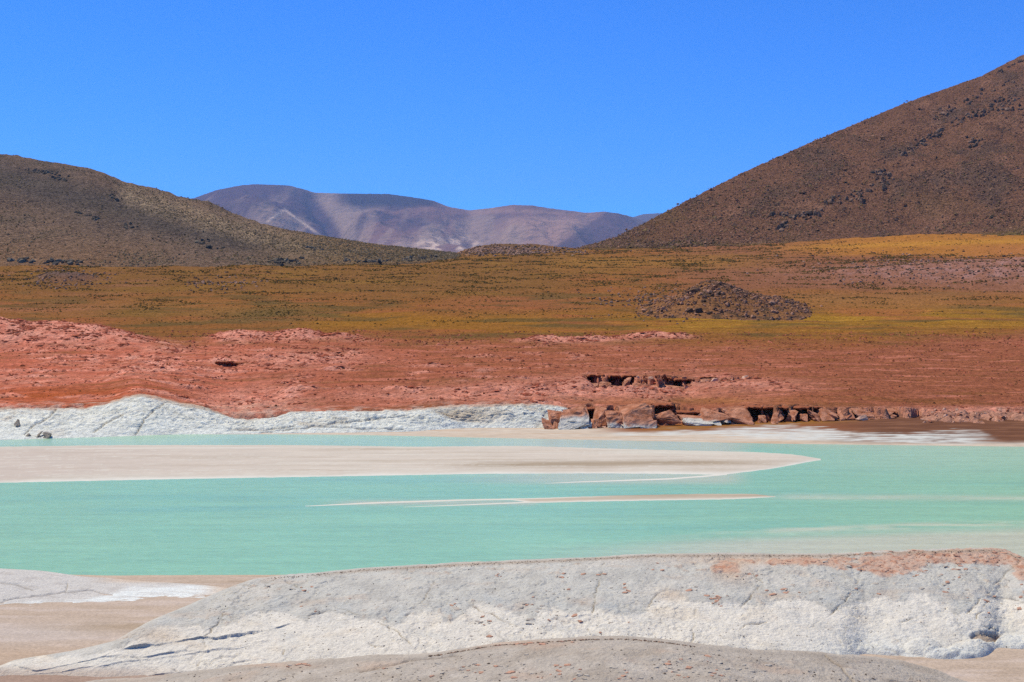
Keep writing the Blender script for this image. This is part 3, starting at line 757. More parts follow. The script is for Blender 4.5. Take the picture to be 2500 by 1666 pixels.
hill('far_peak', 'small bluish far peak behind the right mountain', np.arange(1380, 2400, 6.0), lambda u: 640 + 0 * u, lambda u: 22000 + 0 * u,
     sf2, lambda u: 26000 + 0 * u, mat_far, lambda X, Y, u, T, h: 40 * np.sin(np.pi * T) * ridged(X / 900, Y / 2000, 4, 295),
     lambda u, py, X, Y, T: np.broadcast_to(alb(108, 88, 92), u.shape + (3,)).copy(), 60, 1.4, 3500, 0.3, k=2.0)

# ------------------------------------------------------------------ rocky mound on the plain
UMo = np.arange(1540, 2020, 2.6)
YMo = np.arange(385, 470, 0.7)
uu2, yy2 = np.meshgrid(UMo, YMo)
X2 = (uu2 - CX) / F * yy2
zp = plain.z(uu2, yy2)
silm = np.interp(uu2, [1540, 1590, 1640, 1690, 1712, 1740, 1790, 1830, 1880, 1930, 1960, 1985, 2020], [768, 752, 733, 706, 694, 690, 703, 722, 730, 738, 752, 766, 778])
zsil = z_at(silm, 428.0)
zbase = plain.z(uu2, np.full_like(uu2, 428.0))
hh = np.maximum(zsil - zbase, 0)
prof_m = np.where(yy2 < 428, sst(388, 428, yy2) ** 0.85, sst(468, 428, yy2))
Zm = zp - 0.6 + (hh + 0.6) * prof_m
Zm += sst(0.3, 2, hh) * prof_m * (0.9 * np.maximum(0, fbm(X2 / 2.4, yy2 / 2.4, 4, 301)) + 0.35 * ridged(X2 / 1.2, yy2 / 1.2, 2, 305))
c = np.broadcast_to(alb(158, 112, 78), uu2.shape + (3,)).copy()
c = mixc(c, alb(150, 110, 96), sst(0, 0.4, fbm(X2 / 6, yy2 / 6, 4, 307)) * sst(1700, 1850, uu2))
c = mixc(c, alb(92, 78, 66), sst(0, 0.4, fbm(X2 / 5, yy2 / 5, 4, 309)) * 0.8)
keep = Zm > zp - 0.25
mat_mound = ground_material('mound_rock', 0.95, (1.5, 0.5), (0.3, 0.2), 1.0, 1.0, 0.8, sharp=0.18)
mound = grid_object('rocky_mound', X2, yy2, Zm, mat_mound, np.clip(c, 0.004, 0.85), keep)
tag(mound, 'dark knoll of loose boulders standing on the golden plain', 'mound')
mound_f = Field(UMo, YMo, Zm)

# ------------------------------------------------------------------ scattered stones and tufts (nobody could count these)
mat_stone = ground_material('loose_stone', 0.95, (3.0, 0.2), (0.6, 0.1), 0.0)
mat_tuft = ground_material('dry_tuft', 0.95, (6.0, 0.3), (1.0, 0.1), 0.0)

def palette(n, cols, jit=0.18):
    cols = np.array(cols)
    k = rng.integers(0, len(cols), n)
    return np.clip(cols[k] * (1 + rng.uniform(-jit, jit, (n, 1))), 0.004, 0.8)

# tufts of dry grass on the plain
def dens_t(u, y):
    z = plain.z(u, y); p = py_of(y, z); x = (u - CX) / F * y
    cl = sst(0.0, 0.4, fbm(x / 26, y / 18, 5, 311))
    d = sst(820, 730, p) * (0.03 + 0.97 * cl)
    d = d * (1 - 0.85 * sst(1350, 1700, u) * np.exp(-((p - 780) / 25) ** 2)) * (1 - 0.9 * sst(628, 616, p) * sst(1800, 2150, u))
    d = d * (1 - 0.8 * blob(u, p, 1250, 742, 200, 22)) + 0.5 * blob(u, p, 660, 772, 130, 15)
    return np.clip(d, 0, 1)
u, y = pick(80000, -420, 2930, 330, 1150, dens_t)
s = rng.uniform(0.10, 0.34, len(u)) * rng.choice([1, 1, 1, 1.4], len(u)) * np.clip(y / 520, 0.75, 1.5)
tc_ = palette(len(u), [alb(92, 76, 44), alb(112, 90, 48), alb(76, 66, 44), alb(134, 106, 54)])
o = scatter('tussock_grass', pts(u, y, plain.z(u, y) + 0.1 * s), s, 0.75, tc_, mat_tuft, wide=1.25)
tag(o, 'dark dry tussocks dotted over the golden plain', 'grass', kind='stuff')

# stones on the red ground
def dens_s(u, y):
    z = plain.z(u, y); p = py_of(y, z); x = (u - CX) / F * y
    return np.clip(0.15 + 0.85 * sst(-0.1, 0.4, fbm(x / 9 + 3, y / 8, 4, 101)), 0, 1) * sst(174, 178, y)
u, y = pick(11000, -420, 2930, 174, 345, dens_s)
s = rng.uniform(0.07, 0.26, len(u)) * rng.uniform(0.6, 1.3, len(u)) * np.clip(y / 240, 0.8, 1.5)
o = scatter('red_stones', pts(u, y, plain.z(u, y)), s, 0.7, palette(len(u), [alb(186, 104, 80), alb(206, 124, 98), alb(140, 80, 60), alb(120, 82, 56)]), mat_stone)
tag(o, 'small red stones strewn over the red ground', 'stones', kind='stuff')

# knobbly crust blocks on the pink patches
cr_f = Field(U, YR, crust)
def dens_c(u, y):
    x = (u - CX) / F * y
    return cr_f.z(u, y) ** 1.5 * (0.04 + 0.96 * sst(0.1, 0.5, fbm(x / 5, y / 4, 4, 501))) * sst(173, 176, y)
u, y = pick(7000, -420, 2700, 173, 345, dens_c)
s = rng.uniform(0.06, 0.26, len(u)) * rng.choice([0.8, 1, 1, 1.5], len(u)) * np.clip(y / 230, 0.8, 1.35)
pc_ = palette(len(u), [alb(206, 124, 100), alb(216, 136, 112), alb(190, 106, 84), alb(170, 96, 74)])
o = scatter('crust_blocks', pts(u, y, plain.z(u, y) + 0.25 * s), s, 0.55, pc_, mat_stone, wide=1.7)
tag(o, 'knobbly pink crust blocks on the red ground', 'crust', kind='stuff')

# rocks on the right mountain
def surf(XA, YA, ZA, UA, n, w):
    r, q = XA.shape
    p = w.ravel() / w.sum()
    k = rng.choice(r * q, n, p=p)
    return XA.ravel()[k] + rng.normal(0, 1.5, n), YA.ravel()[k] + rng.normal(0, 2.0, n), ZA.ravel()[k], UA.ravel()[k]
vis = (MU < 2950) & (np.gradient(MP, axis=0) < 0)
clus = fbm((MX - 0.4 * MY) / 60, (MY + MX) / 160, 5, 221)
w = vis * (0.25 + sst(-0.2, 0.5, clus) + 1.5 * sst(0.15, 0.5, fbm((MX - 0.6 * MY) / 90 + 7, (MY + 0.8 * MX) / 200, 4, 317)) * sst(590, 540, MP))
w = w * sst(609, 600, MP)
x, y, z, u = surf(MX, MY, MZ, MU, 52000, w)
s = 0.55 * np.exp(rng.normal(0, 0.45, len(x)))
o = scatter('mountain_scree', np.stack([x, y, z], -1), s, 0.8, palette(len(x), [alb(150, 112, 90), alb(172, 132, 108), alb(120, 94, 82), alb(136, 112, 80)]), mat_stone)
tag(o, 'loose brown rocks covering the right mountain slope', 'scree', kind='stuff')
# crags: rows of bigger blocks
crag_pts = []
for (u0, p0, u1, p1, n) in [(1890, 528, 2000, 524, 40), (2080, 470, 2110, 500, 12), (2140, 418, 2170, 440, 24), (2200, 380, 2300, 320, 50), (2330, 300, 2480, 240, 60), (2360, 345, 2400, 352, 14),
                            (1930, 545, 1900, 560, 14), (2250, 300, 2480, 190, 40), (2440, 180, 2500, 140, 16), (2000, 500, 2170, 450, 30), (2400, 280, 2500, 260, 20)]:
    tq = rng.random(n)
    crag_pts.append(np.stack([u0 + (u1 - u0) * tq + rng.normal(0, 7, n), p0 + (p1 - p0) * tq + rng.normal(0, 5, n)], -1))
crag_pts = np.concatenate(crag_pts)
CW = []
for (a, b) in crag_pts:
    i = int(np.clip(round((a - UM[0]) / 3.6), 0, len(UM) - 1))
    colp = MP[:245, i]
    j = int(np.argmin(np.abs(colp - b)))
    CW.append((MX[j, i], MY[j, i], MZ[j, i] + 0.5))
CW = np.array(CW)
s = rng.uniform(1.0, 2.6, len(CW))
o = scatter('mountain_crags', CW, s, 1.1, palette(len(CW), [alb(130, 102, 88), alb(152, 122, 106), alb(104, 88, 80)]), mat_stone, ico=True)
tag(o, 'broken dark crag blocks on the right mountain slope', 'crags', kind='stuff')

# rocks on the left hill
visl = (np.gradient(LP, axis=0) < 0)
w = visl * (0.2 + sst(-0.1, 0.4, fbm((LX + 0.4 * LY) / 70, (LY - LX) / 140, 5, 251)) + 1.4 * np.exp(-((LP - np.interp(LU, [250, 310, 420, 560, 700, 850], [455, 475, 510, 555, 590, 612])) / 24) ** 2) * sst(280, 340, LU))
x, y, z, u = surf(LX, LY, LZ, LU, 20000, w)
s = rng.uniform(0.3, 0.85, len(x))
o = scatter('hill_scree', np.stack([x, y, z], -1), s, 0.75, palette(len(x), [alb(138, 118, 94), alb(162, 140, 114), alb(112, 102, 90), alb(130, 112, 80)]), mat_stone)
tag(o, 'loose stones and dry tufts on the left hill', 'scree', kind='stuff')
lc = []
for (u0, p0, u1, p1, n, sd) in [(60, 418, 140, 424, 30, 3), (125, 437, 165, 440, 14, 3), (265, 480, 300, 492, 12, 3), (185, 517, 240, 535, 12, 3), (660, 638, 730, 642, 26, 4), (480, 590, 540, 605, 14, 4),
                                (840, 638, 950, 640, 22, 3), (990, 636, 1060, 632, 26, 4), (20, 638, 190, 642, 40, 3), (300, 550, 330, 555, 8, 3), (750, 605, 790, 610, 10, 3)]:
    tq = rng.random(n)
    lc.append(np.stack([u0 + (u1 - u0) * tq + rng.normal(0, 4, n), p0 + (p1 - p0) * tq + rng.normal(0, sd, n)], -1))
CW = []
for (a, b) in np.concatenate(lc):
    i = int(np.clip(round((a - UL[0]) / 3.6), 0, len(UL) - 1))
    j = int(np.argmin(np.abs(LP[:200, i] - b)))
    CW.append((LX[j, i], LY[j, i], LZ[j, i] + 0.2))
CW = np.array(CW)
o = scatter('hill_crags', CW, rng.uniform(0.7, 1.8, len(CW)), 0.8, palette(len(CW), [alb(112, 102, 94), alb(136, 124, 112), alb(92, 86, 82)]), mat_stone, ico=True)
tag(o, 'dark crag blocks on the left hill and along its foot', 'crags', kind='stuff')

# rocks of the mound and rocky patches of the plain
hm = hh * prof_m
w = (hm > 0.15) * (0.25 + hm / 8) * (0.3 + sst(-0.2, 0.3, fbm(X2 / 7, yy2 / 9, 4, 303)))
x, y, z, u = surf(X2, yy2, Zm, uu2, 2400, w)
s = 0.26 * np.exp(rng.normal(0, 0.55, len(x)))
o = scatter('mound_rocks', np.stack([x, y, mound_f.z(x / y * F + CX, y) + 0.1], -1), s, 0.85, palette(len(x), [alb(150, 112, 92), alb(178, 134, 112), alb(116, 92, 78), alb(190, 144, 122)]), mat_stone, ico=True, parent=mound)
o['kind'] = 'stuff'
def dens_r(u, y):
    z = plain.z(u, y); p = py_of(y, z)
    d = blob(u, p, 1640, 745, 120, 26) + blob(u, p, 160, 684, 75, 16) * 1.4 + blob(u, p, 540, 695, 70, 14) * 0.8 + blob(u, p, 2330, 665, 260, 24) * 0.9 + blob(u, p, 1240, 612, 110, 8) * 2 + blob(u, p, 1560, 735, 90, 20) * 0.6
    return np.clip(d * 0.6, 0, 1)
u, y = pick(5200, -200, 2800, 360, 1250, dens_r)
s = rng.uniform(0.16, 0.6, len(u)) * np.clip(y / 520, 0.8, 2.0)
o = scatter('plain_rocks', pts(u, y, plain.z(u, y) + 0.1), s, 0.8, palette(len(u), [alb(146, 112, 92), alb(184, 144, 124), alb(112, 92, 78), alb(196, 156, 138)]), mat_stone, ico=True)
tag(o, 'dark and pinkish rocks in patches on the upper plain', 'rocks', kind='stuff')

# ------------------------------------------------------------------ boulders of the far shore
def hull(r, size, npts=17, cuts=4, rough=0.13):
    import bmesh
    q = r.uniform(-1, 1, (npts, 3))
    q = np.sign(q) * np.abs(q) ** 0.62
    q *= r.uniform(0.7, 1.05, (npts, 1))
    q[:, 0] += 0.25 * r.normal() * q[:, 2]; q[:, 2] += 0.22 * r.normal() * q[:, 0]; q[:, 1] += 1.1 * q[:, 2]
    bm = bmesh.new()
    for p in q * np.asarray(size): bm.verts.new(p)
    res = bmesh.ops.convex_hull(bm, input=bm.verts[:])
    bmesh.ops.delete(bm, geom=list({g for g in list(res['geom_interior']) + list(res['geom_unused']) if isinstance(g, bmesh.types.BMVert)}), context='VERTS')
    bmesh.ops.triangulate(bm, faces=bm.faces[:])
    bmesh.ops.subdivide_edges(bm, edges=bm.edges[:], cuts=cuts, use_grid_fill=True)
    bmesh.ops.triangulate(bm, faces=bm.faces[:])
    bm.verts.index_update()
    V = np.array([v.co[:] for v in bm.verts]); Fc = np.array([[v.index for v in f.verts] for f in bm.faces])
    bm.free()
    m = float(np.mean(size)); k = r.uniform(0, 50)
    n = V / (np.linalg.norm(V, axis=1)[:, None] + 1e-6)
    d = fbm(V[:, 0] / m * 1.7 + k, (V[:, 1] + V[:, 2] * 0.8) / m * 1.7, 4, 6) + 0.9 * ridged(V[:, 0] / m * 2.8 + k, V[:, 2] / m * 2.8 + V[:, 1] / m, 3, 12)
    return V + n * (d * rough * m)[:, None] + r.normal(0, 0.012 * m, V.shape), Fc

def boulder_mesh(name, seed, size, mat, white_below=None, **kw):
    """one big block with smaller broken pieces leaning on it; size = half extents"""
    r = np.random.default_rng(seed)
    size = np.asarray(size, float)
    VV = []; FF = []; nv = 0
    for k in range(1 + int(r.integers(2, 5))):
        if k == 0:
            V, Fc = hull(r, size)
        else:
            f = r.uniform(0.25, 0.5)
            V, Fc = hull(r, size * f * r.uniform(0.8, 1.2, 3), 11, 2)
            V = V + np.array([r.uniform(-0.8, 0.8) * size[0], -r.uniform(0.4, 0.9) * size[1], (-1 + f * 1.0 + r.uniform(0, 0.5)) * size[2]])
        VV.append(V); FF.append(Fc + nv); nv += len(V)
    V = np.concatenate(VV); Fc = np.concatenate(FF)
    base = np.array(alb(226, 164, 138)); br = np.array(alb(184, 118, 90)); wh = np.array(alb(240, 234, 226))
    k = sst(-0.3, 0.3, fbm(V[:, 0] / 0.7 + seed, V[:, 2] / 0.7 + V[:, 1], 4, 7))[:, None]
    C = base * k + br * (1 - k)
    if white_below is not None:
        zz = V[:, 2] / size[2] + 0.35 * fbm(V[:, 0] / 0.8 + seed, V[:, 1] / 0.8, 3, 9)
        m = (sst(white_below + 0.15, white_below - 0.15, zz) * sst(0.5, -0.2, V[:, 1] / size[1]))[:, None]
        C = C * (1 - m) + wh * m
    C = C * (1 + 0.15 * fbm(V[:, 0] / 0.25 + seed, (V[:, 1] + V[:, 2]) / 0.25, 3, 8))[:, None]
    return V, Fc, np.clip(C, 0.004, 0.85)

mat_boulder = ground_material('red_boulder_rock', 0.92, (5.0, 0.28), (1.2, 0.2), 1.0, 2.6, 0.22)
def boulder(u0, u1, ptop, pbot, Yf, label, seed, white=None, depth=None, group=None, parent=None, name='boulder', sub=4, planes=9, worn=22.0, tilt=0.0):
    Yc = Yf + (depth or 1.4)
    w = (u1 - u0) / F * Yc / 2
    zt = z_at(ptop, Yc); zb = z_at(pbot, Yf) - 0.25
    hz = max((zt - zb) / 2, 0.25)
    V, Fc, C = boulder_mesh(name, seed, (w * 1.22, depth or 1.4, hz * 1.10), mat_boulder, white)
    V[:, 2] += hz
    if tilt:
        ct, st_ = math.cos(tilt), math.sin(tilt)
        x, z = V[:, 0].copy(), V[:, 2] - hz
        V[:, 0] = x * ct - z * st_; V[:, 2] = x * st_ + z * ct + hz
    o = mesh_object(name, V, Fc, mat_boulder, C, False, parent)
    o.location = (((u0 + u1) / 2 - CX) / F * Yc, Yc, zb)
    if label: tag(o, label, 'boulder', group)
    return o

B = [
 (1326, 1352, 1024, 1048, 164, 'small brown boulder leaning on the left end of the shore boulders', 1, None, 0.9),
 (1342, 1378, 1008, 1047, 165, 'brown rubble boulder beside the white fronted dome boulder', 2, None, 1.0),
 (1366, 1444, 997, 1049, 164.5, 'dome boulder with bright white front at the lake edge', 3, 0.25, 1.9),
 (1438, 1462, 1024, 1046, 165, 'small reddish boulder right of the white fronted dome boulder', 4, None, 0.7),
 (1452, 1494, 993, 1040, 167, 'knobbly brown boulder below the red terrace edge', 5, None, 1.4),
 (1484, 1520, 1006, 1044, 165.5, 'pale footed boulder left of the biggest block', 6, -0.3, 1.0),
 (1517, 1592, 990, 1047, 165, 'biggest pink block of the shore boulders with grey underside', 7, -0.45, 2.0),
 (1574, 1600, 990, 1020, 168.5, 'thin upright slab at the right shoulder of the biggest block', 8, None, 0.6),
 (1600, 1652, 1004, 1042, 168, 'slanted striped slab right of the biggest block', 9, None, 0.6),
 (1668, 1732, 1014, 1040, 167, 'low whitish boulder with dark hollow on its left', 10, 0.5, 1.3),
 (1716, 1776, 1004, 1037, 167.5, 'flat pale pink boulder in the middle of the shore cliff', 11, -0.2, 1.5),
 (1768, 1838, 996, 1031, 168, 'wide pink sloping boulder left of the dark recess', 12, None, 1.7),
 (1850, 1872, 1013, 1031, 169, 'squat boulder inside the dark recess', 13, None, 0.8),
 (1884, 1908, 1005, 1028, 169, 'pink boulder right of the dark recess', 14, None, 1.0),
 (1918, 1940, 999, 1027, 169, 'narrow red brown boulder with dark cleft beside it', 15, None, 1.0),
 (1948, 1968, 1010, 1026, 169, 'low boulder under a shaded overhang of the shore cliff', 16, None, 0.8),
 (1974, 1998, 1003, 1025, 169, 'blocky boulder between two dark clefts of the shore cliff', 20, None, 0.9),
 (2000, 2042, 996, 1024, 169, 'broad pinkish boulder towards the right end of the cliff', 17, None, 1.3),
 (2042, 2078, 997, 1022, 169.4, 'cracked boulder third from the right of the cliff', 18, None, 1.1),
 (2080, 2134, 998, 1020, 169.6, 'low boulder second from the right of the cliff', 19, None, 1.2),
 (2136, 2190, 1001, 1018, 169.8, 'last low boulder where the cliff fades into the slope', 21, None, 1.2),
]
for b in B:
    boulder(b[0], b[1], b[2], b[3], b[4], b[5], b[6] + 300, b[7], b[8], 'boulders along the far shore', tilt=(0.55 if b[6] == 9 else 0.0), worn=12 if b[6] in (7, 3) else 26)
B2 = [
 (1436, 1462, 934, 947, 211, 'low pink block at the left of the upper ledge', 31, 0.9),
 (1460, 1492, 932, 946, 211, 'small lumpy block under the black gap of the upper ledge', 32, 0.9),
 (1484, 1514, 940, 956, 209.5, 'low block in front of the upper ledge', 33, 0.9),
 (1518, 1536, 924, 952, 212.5, 'upright pillar block in the upper ledge', 34, 0.7),
 (1548, 1592, 934, 960, 210, 'big split block in the middle of the upper ledge', 35, 1.3),
 (1590, 1634, 938, 966, 208.5, 'pink block with crack on the upper ledge', 36, 1.3),
 (1628, 1690, 943, 968, 208, 'wide pink block below the straight black gap', 37, 1.5),
 (1692, 1750, 924, 956, 213, 'rough pink block at the right of the upper ledge', 38, 1.8),
 (1742, 1800, 922, 950, 215, 'sloping rough pink block near the right end of the upper ledge', 39, 1.8),
 (1700, 1730, 952, 966, 208.5, 'small block at the lower right foot of the upper ledge', 40, 0.8),
 (1800, 1832, 921, 935, 219, 'little block between the upper ledge and the last stone', 41, 0.8),
 (1862, 1886, 919, 928, 220, 'last stone at the right tip of the upper ledge', 42, 0.6),
 (1340, 1372, 920, 937, 216, 'crusty pink block left of the upper ledge', 43, 1.0),
 (1376, 1424, 918, 940, 216, 'broad crusty block touching the left of the upper ledge', 44, 1.1),
]
for b in B2:
    boulder(b[0], b[1], b[2], b[3], b[4], b[5], b[6] + 300, None, b[7], 'blocks of the upper red ledge')
# overhanging lip slabs above the dark gaps
def lip(u0, u1, py, Y, th, out, label):
    Yc = Y
    Xa, Xb = (u0 - CX) / F * Yc, (u1 - CX) / F * Yc
    n = 26
    xs = np.linspace(0, 1, n); z0 = z_at(py, Yc)
    edge = 0.8 * out * (fbm(xs * 6 + u0, xs * 0, 3, 5) + 0.4 * fbm(xs * 23 + u0, xs * 0, 2, 6))
    en = np.minimum(sst(0, 0.12, xs), sst(1, 0.88, xs))
    rows = []
    for (dy, dz) in [(2.6, -0.35), (0.6, 0.02), (-out * 0.85, 0.0), (-out, -0.4 * th), (-out * 0.8, -th), (2.4, -th * 1.5)]:
        yv = np.where(dy < 0, dy * (0.35 + 0.65 * en) + edge * en, dy)
        rows.append(np.stack([Xa + (Xb - Xa) * xs, Yc + yv, z0 + dz + 0.12 * fbm(xs * 5 + u0, xs * 0 + 0.3 * dy, 4, 8) + (0.25 * np.abs(fbm(xs * 6 + u0, xs * 0, 3, 10)) * -1 if dz < -0.2 and dy < 0 else 0) - (1 - en) * 0.25], -1))
    V = np.concatenate(rows)
    F4 = []
    for a in range(len(rows)):
        b2 = (a + 1) % len(rows)
        for i in range(n - 1):
            F4.append([a * n + i, a * n + i + 1, b2 * n + i + 1, b2 * n + i])
    C = np.clip(np.array(alb(176, 108, 82))[None] * (1 + 0.2 * fbm(V[:, 0] / 0.8, V[:, 1] / 0.8, 3, 3))[:, None], 0.01, 0.8)
    o = mesh_object('rock_ledge', V, np.array(F4), mat_boulder, C)
    tag(o, label, 'rock ledge', 'overhanging lips of the red ground')
lip(1432, 1478, 914, 216.5, 0.3, 2.2, 'overhanging red lip above the leftmost black gap of the upper ledge')
lip(1486, 1512, 916, 216.0, 0.25, 1.8, 'short overhanging lip left of the pillar block of the upper ledge')
lip(1516, 1556, 915, 217.0, 0.3, 2.4, 'overhanging red lip above the pillar block of the upper ledge')
lip(1600, 1640, 921, 216.0, 0.3, 2.2, 'overhanging lip right of the split block of the upper ledge')
lip(1644, 1692, 924, 215.5, 0.3, 2.2, 'overhanging lip above the wide pink block of the upper ledge')
lip(1702, 1752, 920, 217.0, 0.2, 1.3, 'thin overhanging lip on the rough pink block of the upper ledge')
lip(1800, 1836, 920, 221.0, 0.2, 1.2, 'thin overhanging lip near the right tip of the upper ledge')
lip(526, 574, 882, 249.0, 0.3, 1.9, 'left half of the lip over the lone black hollow on the red ground')
lip(566, 610, 885, 249.5, 0.3, 1.8, 'right half of the lip over the lone black hollow on the red ground')
lip(694, 744, 884, 263.0, 0.25, 1.4, 'small lip over a dark crack right of the lone black hollow')
lip(738, 790, 874, 267.0, 0.25, 1.2, 'small pink lip on the scarp above the dark crack')
lip(1338, 1392, 961, 202.5, 0.25, 1.2, 'small overhanging lip above the white bank')
lip(1592, 1644, 986, 173.6, 0.3, 2.2, 'overhanging lip above the slanted slab on the shore cliff')
lip(1636, 1750, 1003, 173.0, 0.3, 2.2, 'overhanging lip above the whitish low boulder')
lip(1812, 1862, 991, 173.4, 0.25, 2.2, 'overhanging lip above the dark recess of the shore cliff')
lip(1856, 1930, 992, 173.0, 0.25, 2.0, 'overhanging lip right of the dark recess of the shore cliff')
lip(1926, 2008, 992, 173.2, 0.25, 2.1, 'overhanging lip over the dark clefts right of the recess')
lip(1422, 1456, 995, 173.0, 0.25, 2.0, 'short overhanging lip right of the white fronted dome boulder')
# broken rubble heaped against the foot of both ledges
def rubble(name, label, u0, u1, yf, span, zf, hmax, n, smin, smax):
    uu_ = rng.uniform(u0, u1, n); a_ = rng.random(n)
    y_ = yf(uu_) - span * a_
    cl_ = sst(-0.2, 0.3, fbm(uu_ / 30.0, uu_ * 0, 3, 511))
    z_ = zf(uu_, y_) + hmax(uu_) * (1 - a_) * rng.random(n) * cl_
    sz = smin + (smax - smin) * rng.random(n) ** 2.5
    o = scatter(name, pts(uu_, y_, z_), sz, 0.8, palette(n, [alb(222, 160, 136), alb(196, 130, 104), alb(176, 112, 88), alb(230, 184, 164)]), mat_boulder, ico=True, jitter=0.45)
    tag(o, label, 'rubble', kind='stuff')
rimf = lambda q: np.interp(q, U, rimY)
rubble('cliff_rubble', 'broken pink rubble heaped along the foot of the shore cliff', 1335, 2230, rimf, 4.5, lambda q, yv: 0.1 + 0.035 * (yv - 165), lambda q: 2.2 * sst(2250, 2050, q), 520, 0.12, 0.62)
rubble('bank_rubble', 'small rubble on the low bank fading out at the right', 2150, 2620, rimf, 8.0, lambda q, yv: plain.z(q, yv), lambda q: 0.2 + 0 * q, 260, 0.08, 0.35)
rubble('ledge_rubble', 'broken pink rubble below the black gaps of the upper ledge', 1425, 1830, lambda q: np.interp(q, [1425, 1560, 1700, 1830], [215.5, 215.5, 214.5, 219.0]), 7.0, lambda q, yv: plain.z(q, yv), lambda q: 0.4 + 0 * q, 150, 0.12, 0.6)

# dark stones at the left foot of the white bank
for k, (a, b2, p1, p2, lab) in enumerate([(34, 48, 1024, 1036, 'grey stone stuck high on the white bank at the left edge'), (104, 124, 1056, 1068, 'largest dark stone at the left foot of the white bank'),
                                   (28, 40, 1064, 1073, 'dark stone at the left foot of the white bank nearest the picture edge'), (88, 98, 1057, 1066, 'small dark stone just left of the largest one below the white bank'), (64, 76, 1058, 1066, 'dark stone between two others below the white bank')]):
    o = boulder(a, b2, p1, p2, 152.0 + (4 if k == 0 else 0), lab, 400 + k, None, 0.4, 'dark stones below the white bank', name='stone', sub=2)
    c_ = o.data.attributes['Col']; arr = np.ones((len(o.data.vertices), 4), np.float32); arr[:, :3] = alb(186, 172, 160)
    c_.data.foreach_set('color', arr.ravel())

# ------------------------------------------------------------------ near beach
UB = np.arange(-700, 3300, 8.0)
YB = np.concatenate([np.arange(36, 72, 0.16)])
ub, yb_ = np.meshgrid(UB, YB)
Xb = (ub - CX) / F * yb_
edgeY = H * F / (np.interp(ub, [-700, 0, 200, 330, 620, 900, 2000, 3300], [1398, 1400, 1404, 1405, 1404, 1402, 1440, 1440]) - HY) + 0.25 * fbm(Xb / 3, yb_ * 0, 3, 321)
dB = edgeY - yb_
Zb = np.where(dB < 0, dB * 0.06, 0.10 * (1 - np.exp(-dB / 2.0)) + 0.003 * dB) + 0.012 * fbm(Xb / 1.5, yb_ / 0.8, 4, 323) * sst(0, 1, dB)
pyb = py_of(yb_, Zb)
c = np.broadcast_to(alb(212, 191, 176), ub.shape + (3,)).copy()
s1 = fbm(Xb / 5, yb_ / 1.1, 5, 325)
c = mixc(c, alb(196, 174, 156), sst(0.0, 0.5, s1) * 0.8)
c = mixc(c, alb(226, 208, 200), sst(0.0, 0.4, fbm(Xb / 6 + 7, yb_ / 0.9, 5, 329)) * 0.75)
c = mixc(c, alb(218, 204, 198), blob(ub, pyb, 60, 1545, 260, 22) * 0.8)
c = mixc(c, alb(186, 164, 142), blob(ub, pyb, 330, 1530, 160, 18) * 0.7 * sst(-0.3, 0.2, s1))
c = mixc(c, alb(212, 186, 166), sst(1565, 1600, pyb) * sst(400, 100, ub) * 0.7)
c = mixc(c, alb(178, 150, 138), sst(1612, 1640, pyb) * sst(600, 200, ub) * 0.8)
c = mixc(c, alb(222, 198, 176), np.exp(-(dB / 0.5) ** 2) * 0.8)
mat_nsand = ground_material('near_sand', 0.95, (9.0, 0.26), (1.4, 0.08), 0.9, 8.0, 0.06, (0.8, 1, 1))
near_beach = grid_object('near_beach', Xb, yb_, Zb, mat_nsand, np.clip(c, 0.004, 0.85))
tag(near_beach, 'pinkish beige sand beach between the near rocks', kind='structure')

# ------------------------------------------------------------------ foreground rock ridge
mat_fg = ground_material('foreground_rock', 0.92, (11.0, 0.20), (1.6, 0.07), 1.0, 6.0, 0.10)
UF = np.arange(-160, 3000, 3.2)
crest = smooth_curve([(-300, 1650), (-160, 1644), (0, 1633), (25, 1621), (76, 1611), (170, 1597), (276, 1573), (306, 1557), (370, 1519), (446, 1489), (501, 1464), (540, 1447), (616, 1420), (663, 1411), (765, 1403), (900, 1390), (1000, 1385), (1127, 1377), (1378, 1367), (1589, 1356), (1800, 1355), (2006, 1356), (2200, 1348), (2411, 1342), (2452, 1346), (2500, 1367), (2560, 1390), (2760, 1440)], 10)
zc_f = smooth_curve([(-300, 0.15), (0, 0.28), (150, 0.42), (300, 0.75), (540, 1.25), (760, 1.6), (1000, 1.9), (1600, 2.3), (2400, 2.4), (2500, 2.2), (2760, 1.4)], 40)
zc = zc_f(UF); Yc = (H - zc) * F / (crest(UF) - HY)
bpy_ = smooth_curve([(-300, 1690), (0, 1668), (250, 1672), (480, 1662), (800, 1656), (1400, 1656), (1800, 1650), (2050, 1632), (2110, 1606), (2220, 1618), (2330, 1620), (2410, 1614), (2440, 1590), (2500, 1596), (2760, 1640)], 10)
Yb = (H - 0.02) * F / (bpy_(UF) - HY)
nrow = 230
t = np.concatenate([np.linspace(-0.03, 1.0, nrow), 1 + np.linspace(0.02, 1, 22) ** 1.4])[:, None]
Yg = np.where(t <= 1, Yb[None] + (Yc - Yb)[None] * t, Yc[None] + (t - 1) * 6.0)
Ug = np.broadcast_to(UF[None], Yg.shape); Xg = (Ug - CX) / F * Yg
tt = np.clip(t, 0, 1)
lowp = 1 - (1 - tt) ** 1.75
Zf = 0.02 + (zc[None] - 0.02) * (0.75 * lowp + 0.25 * tt)
Zf = np.where(t > 1, zc[None] - 0.16 * (Yg - Yc[None]) ** 2, Zf)
Zf = np.where(t < 0, 0.02 + t * 9, Zf)
env = np.sin(np.pi * np.clip(tt * 0.93 + 0.03, 0, 1)) * np.clip(zc[None] / 1.4, 0.15, 1)
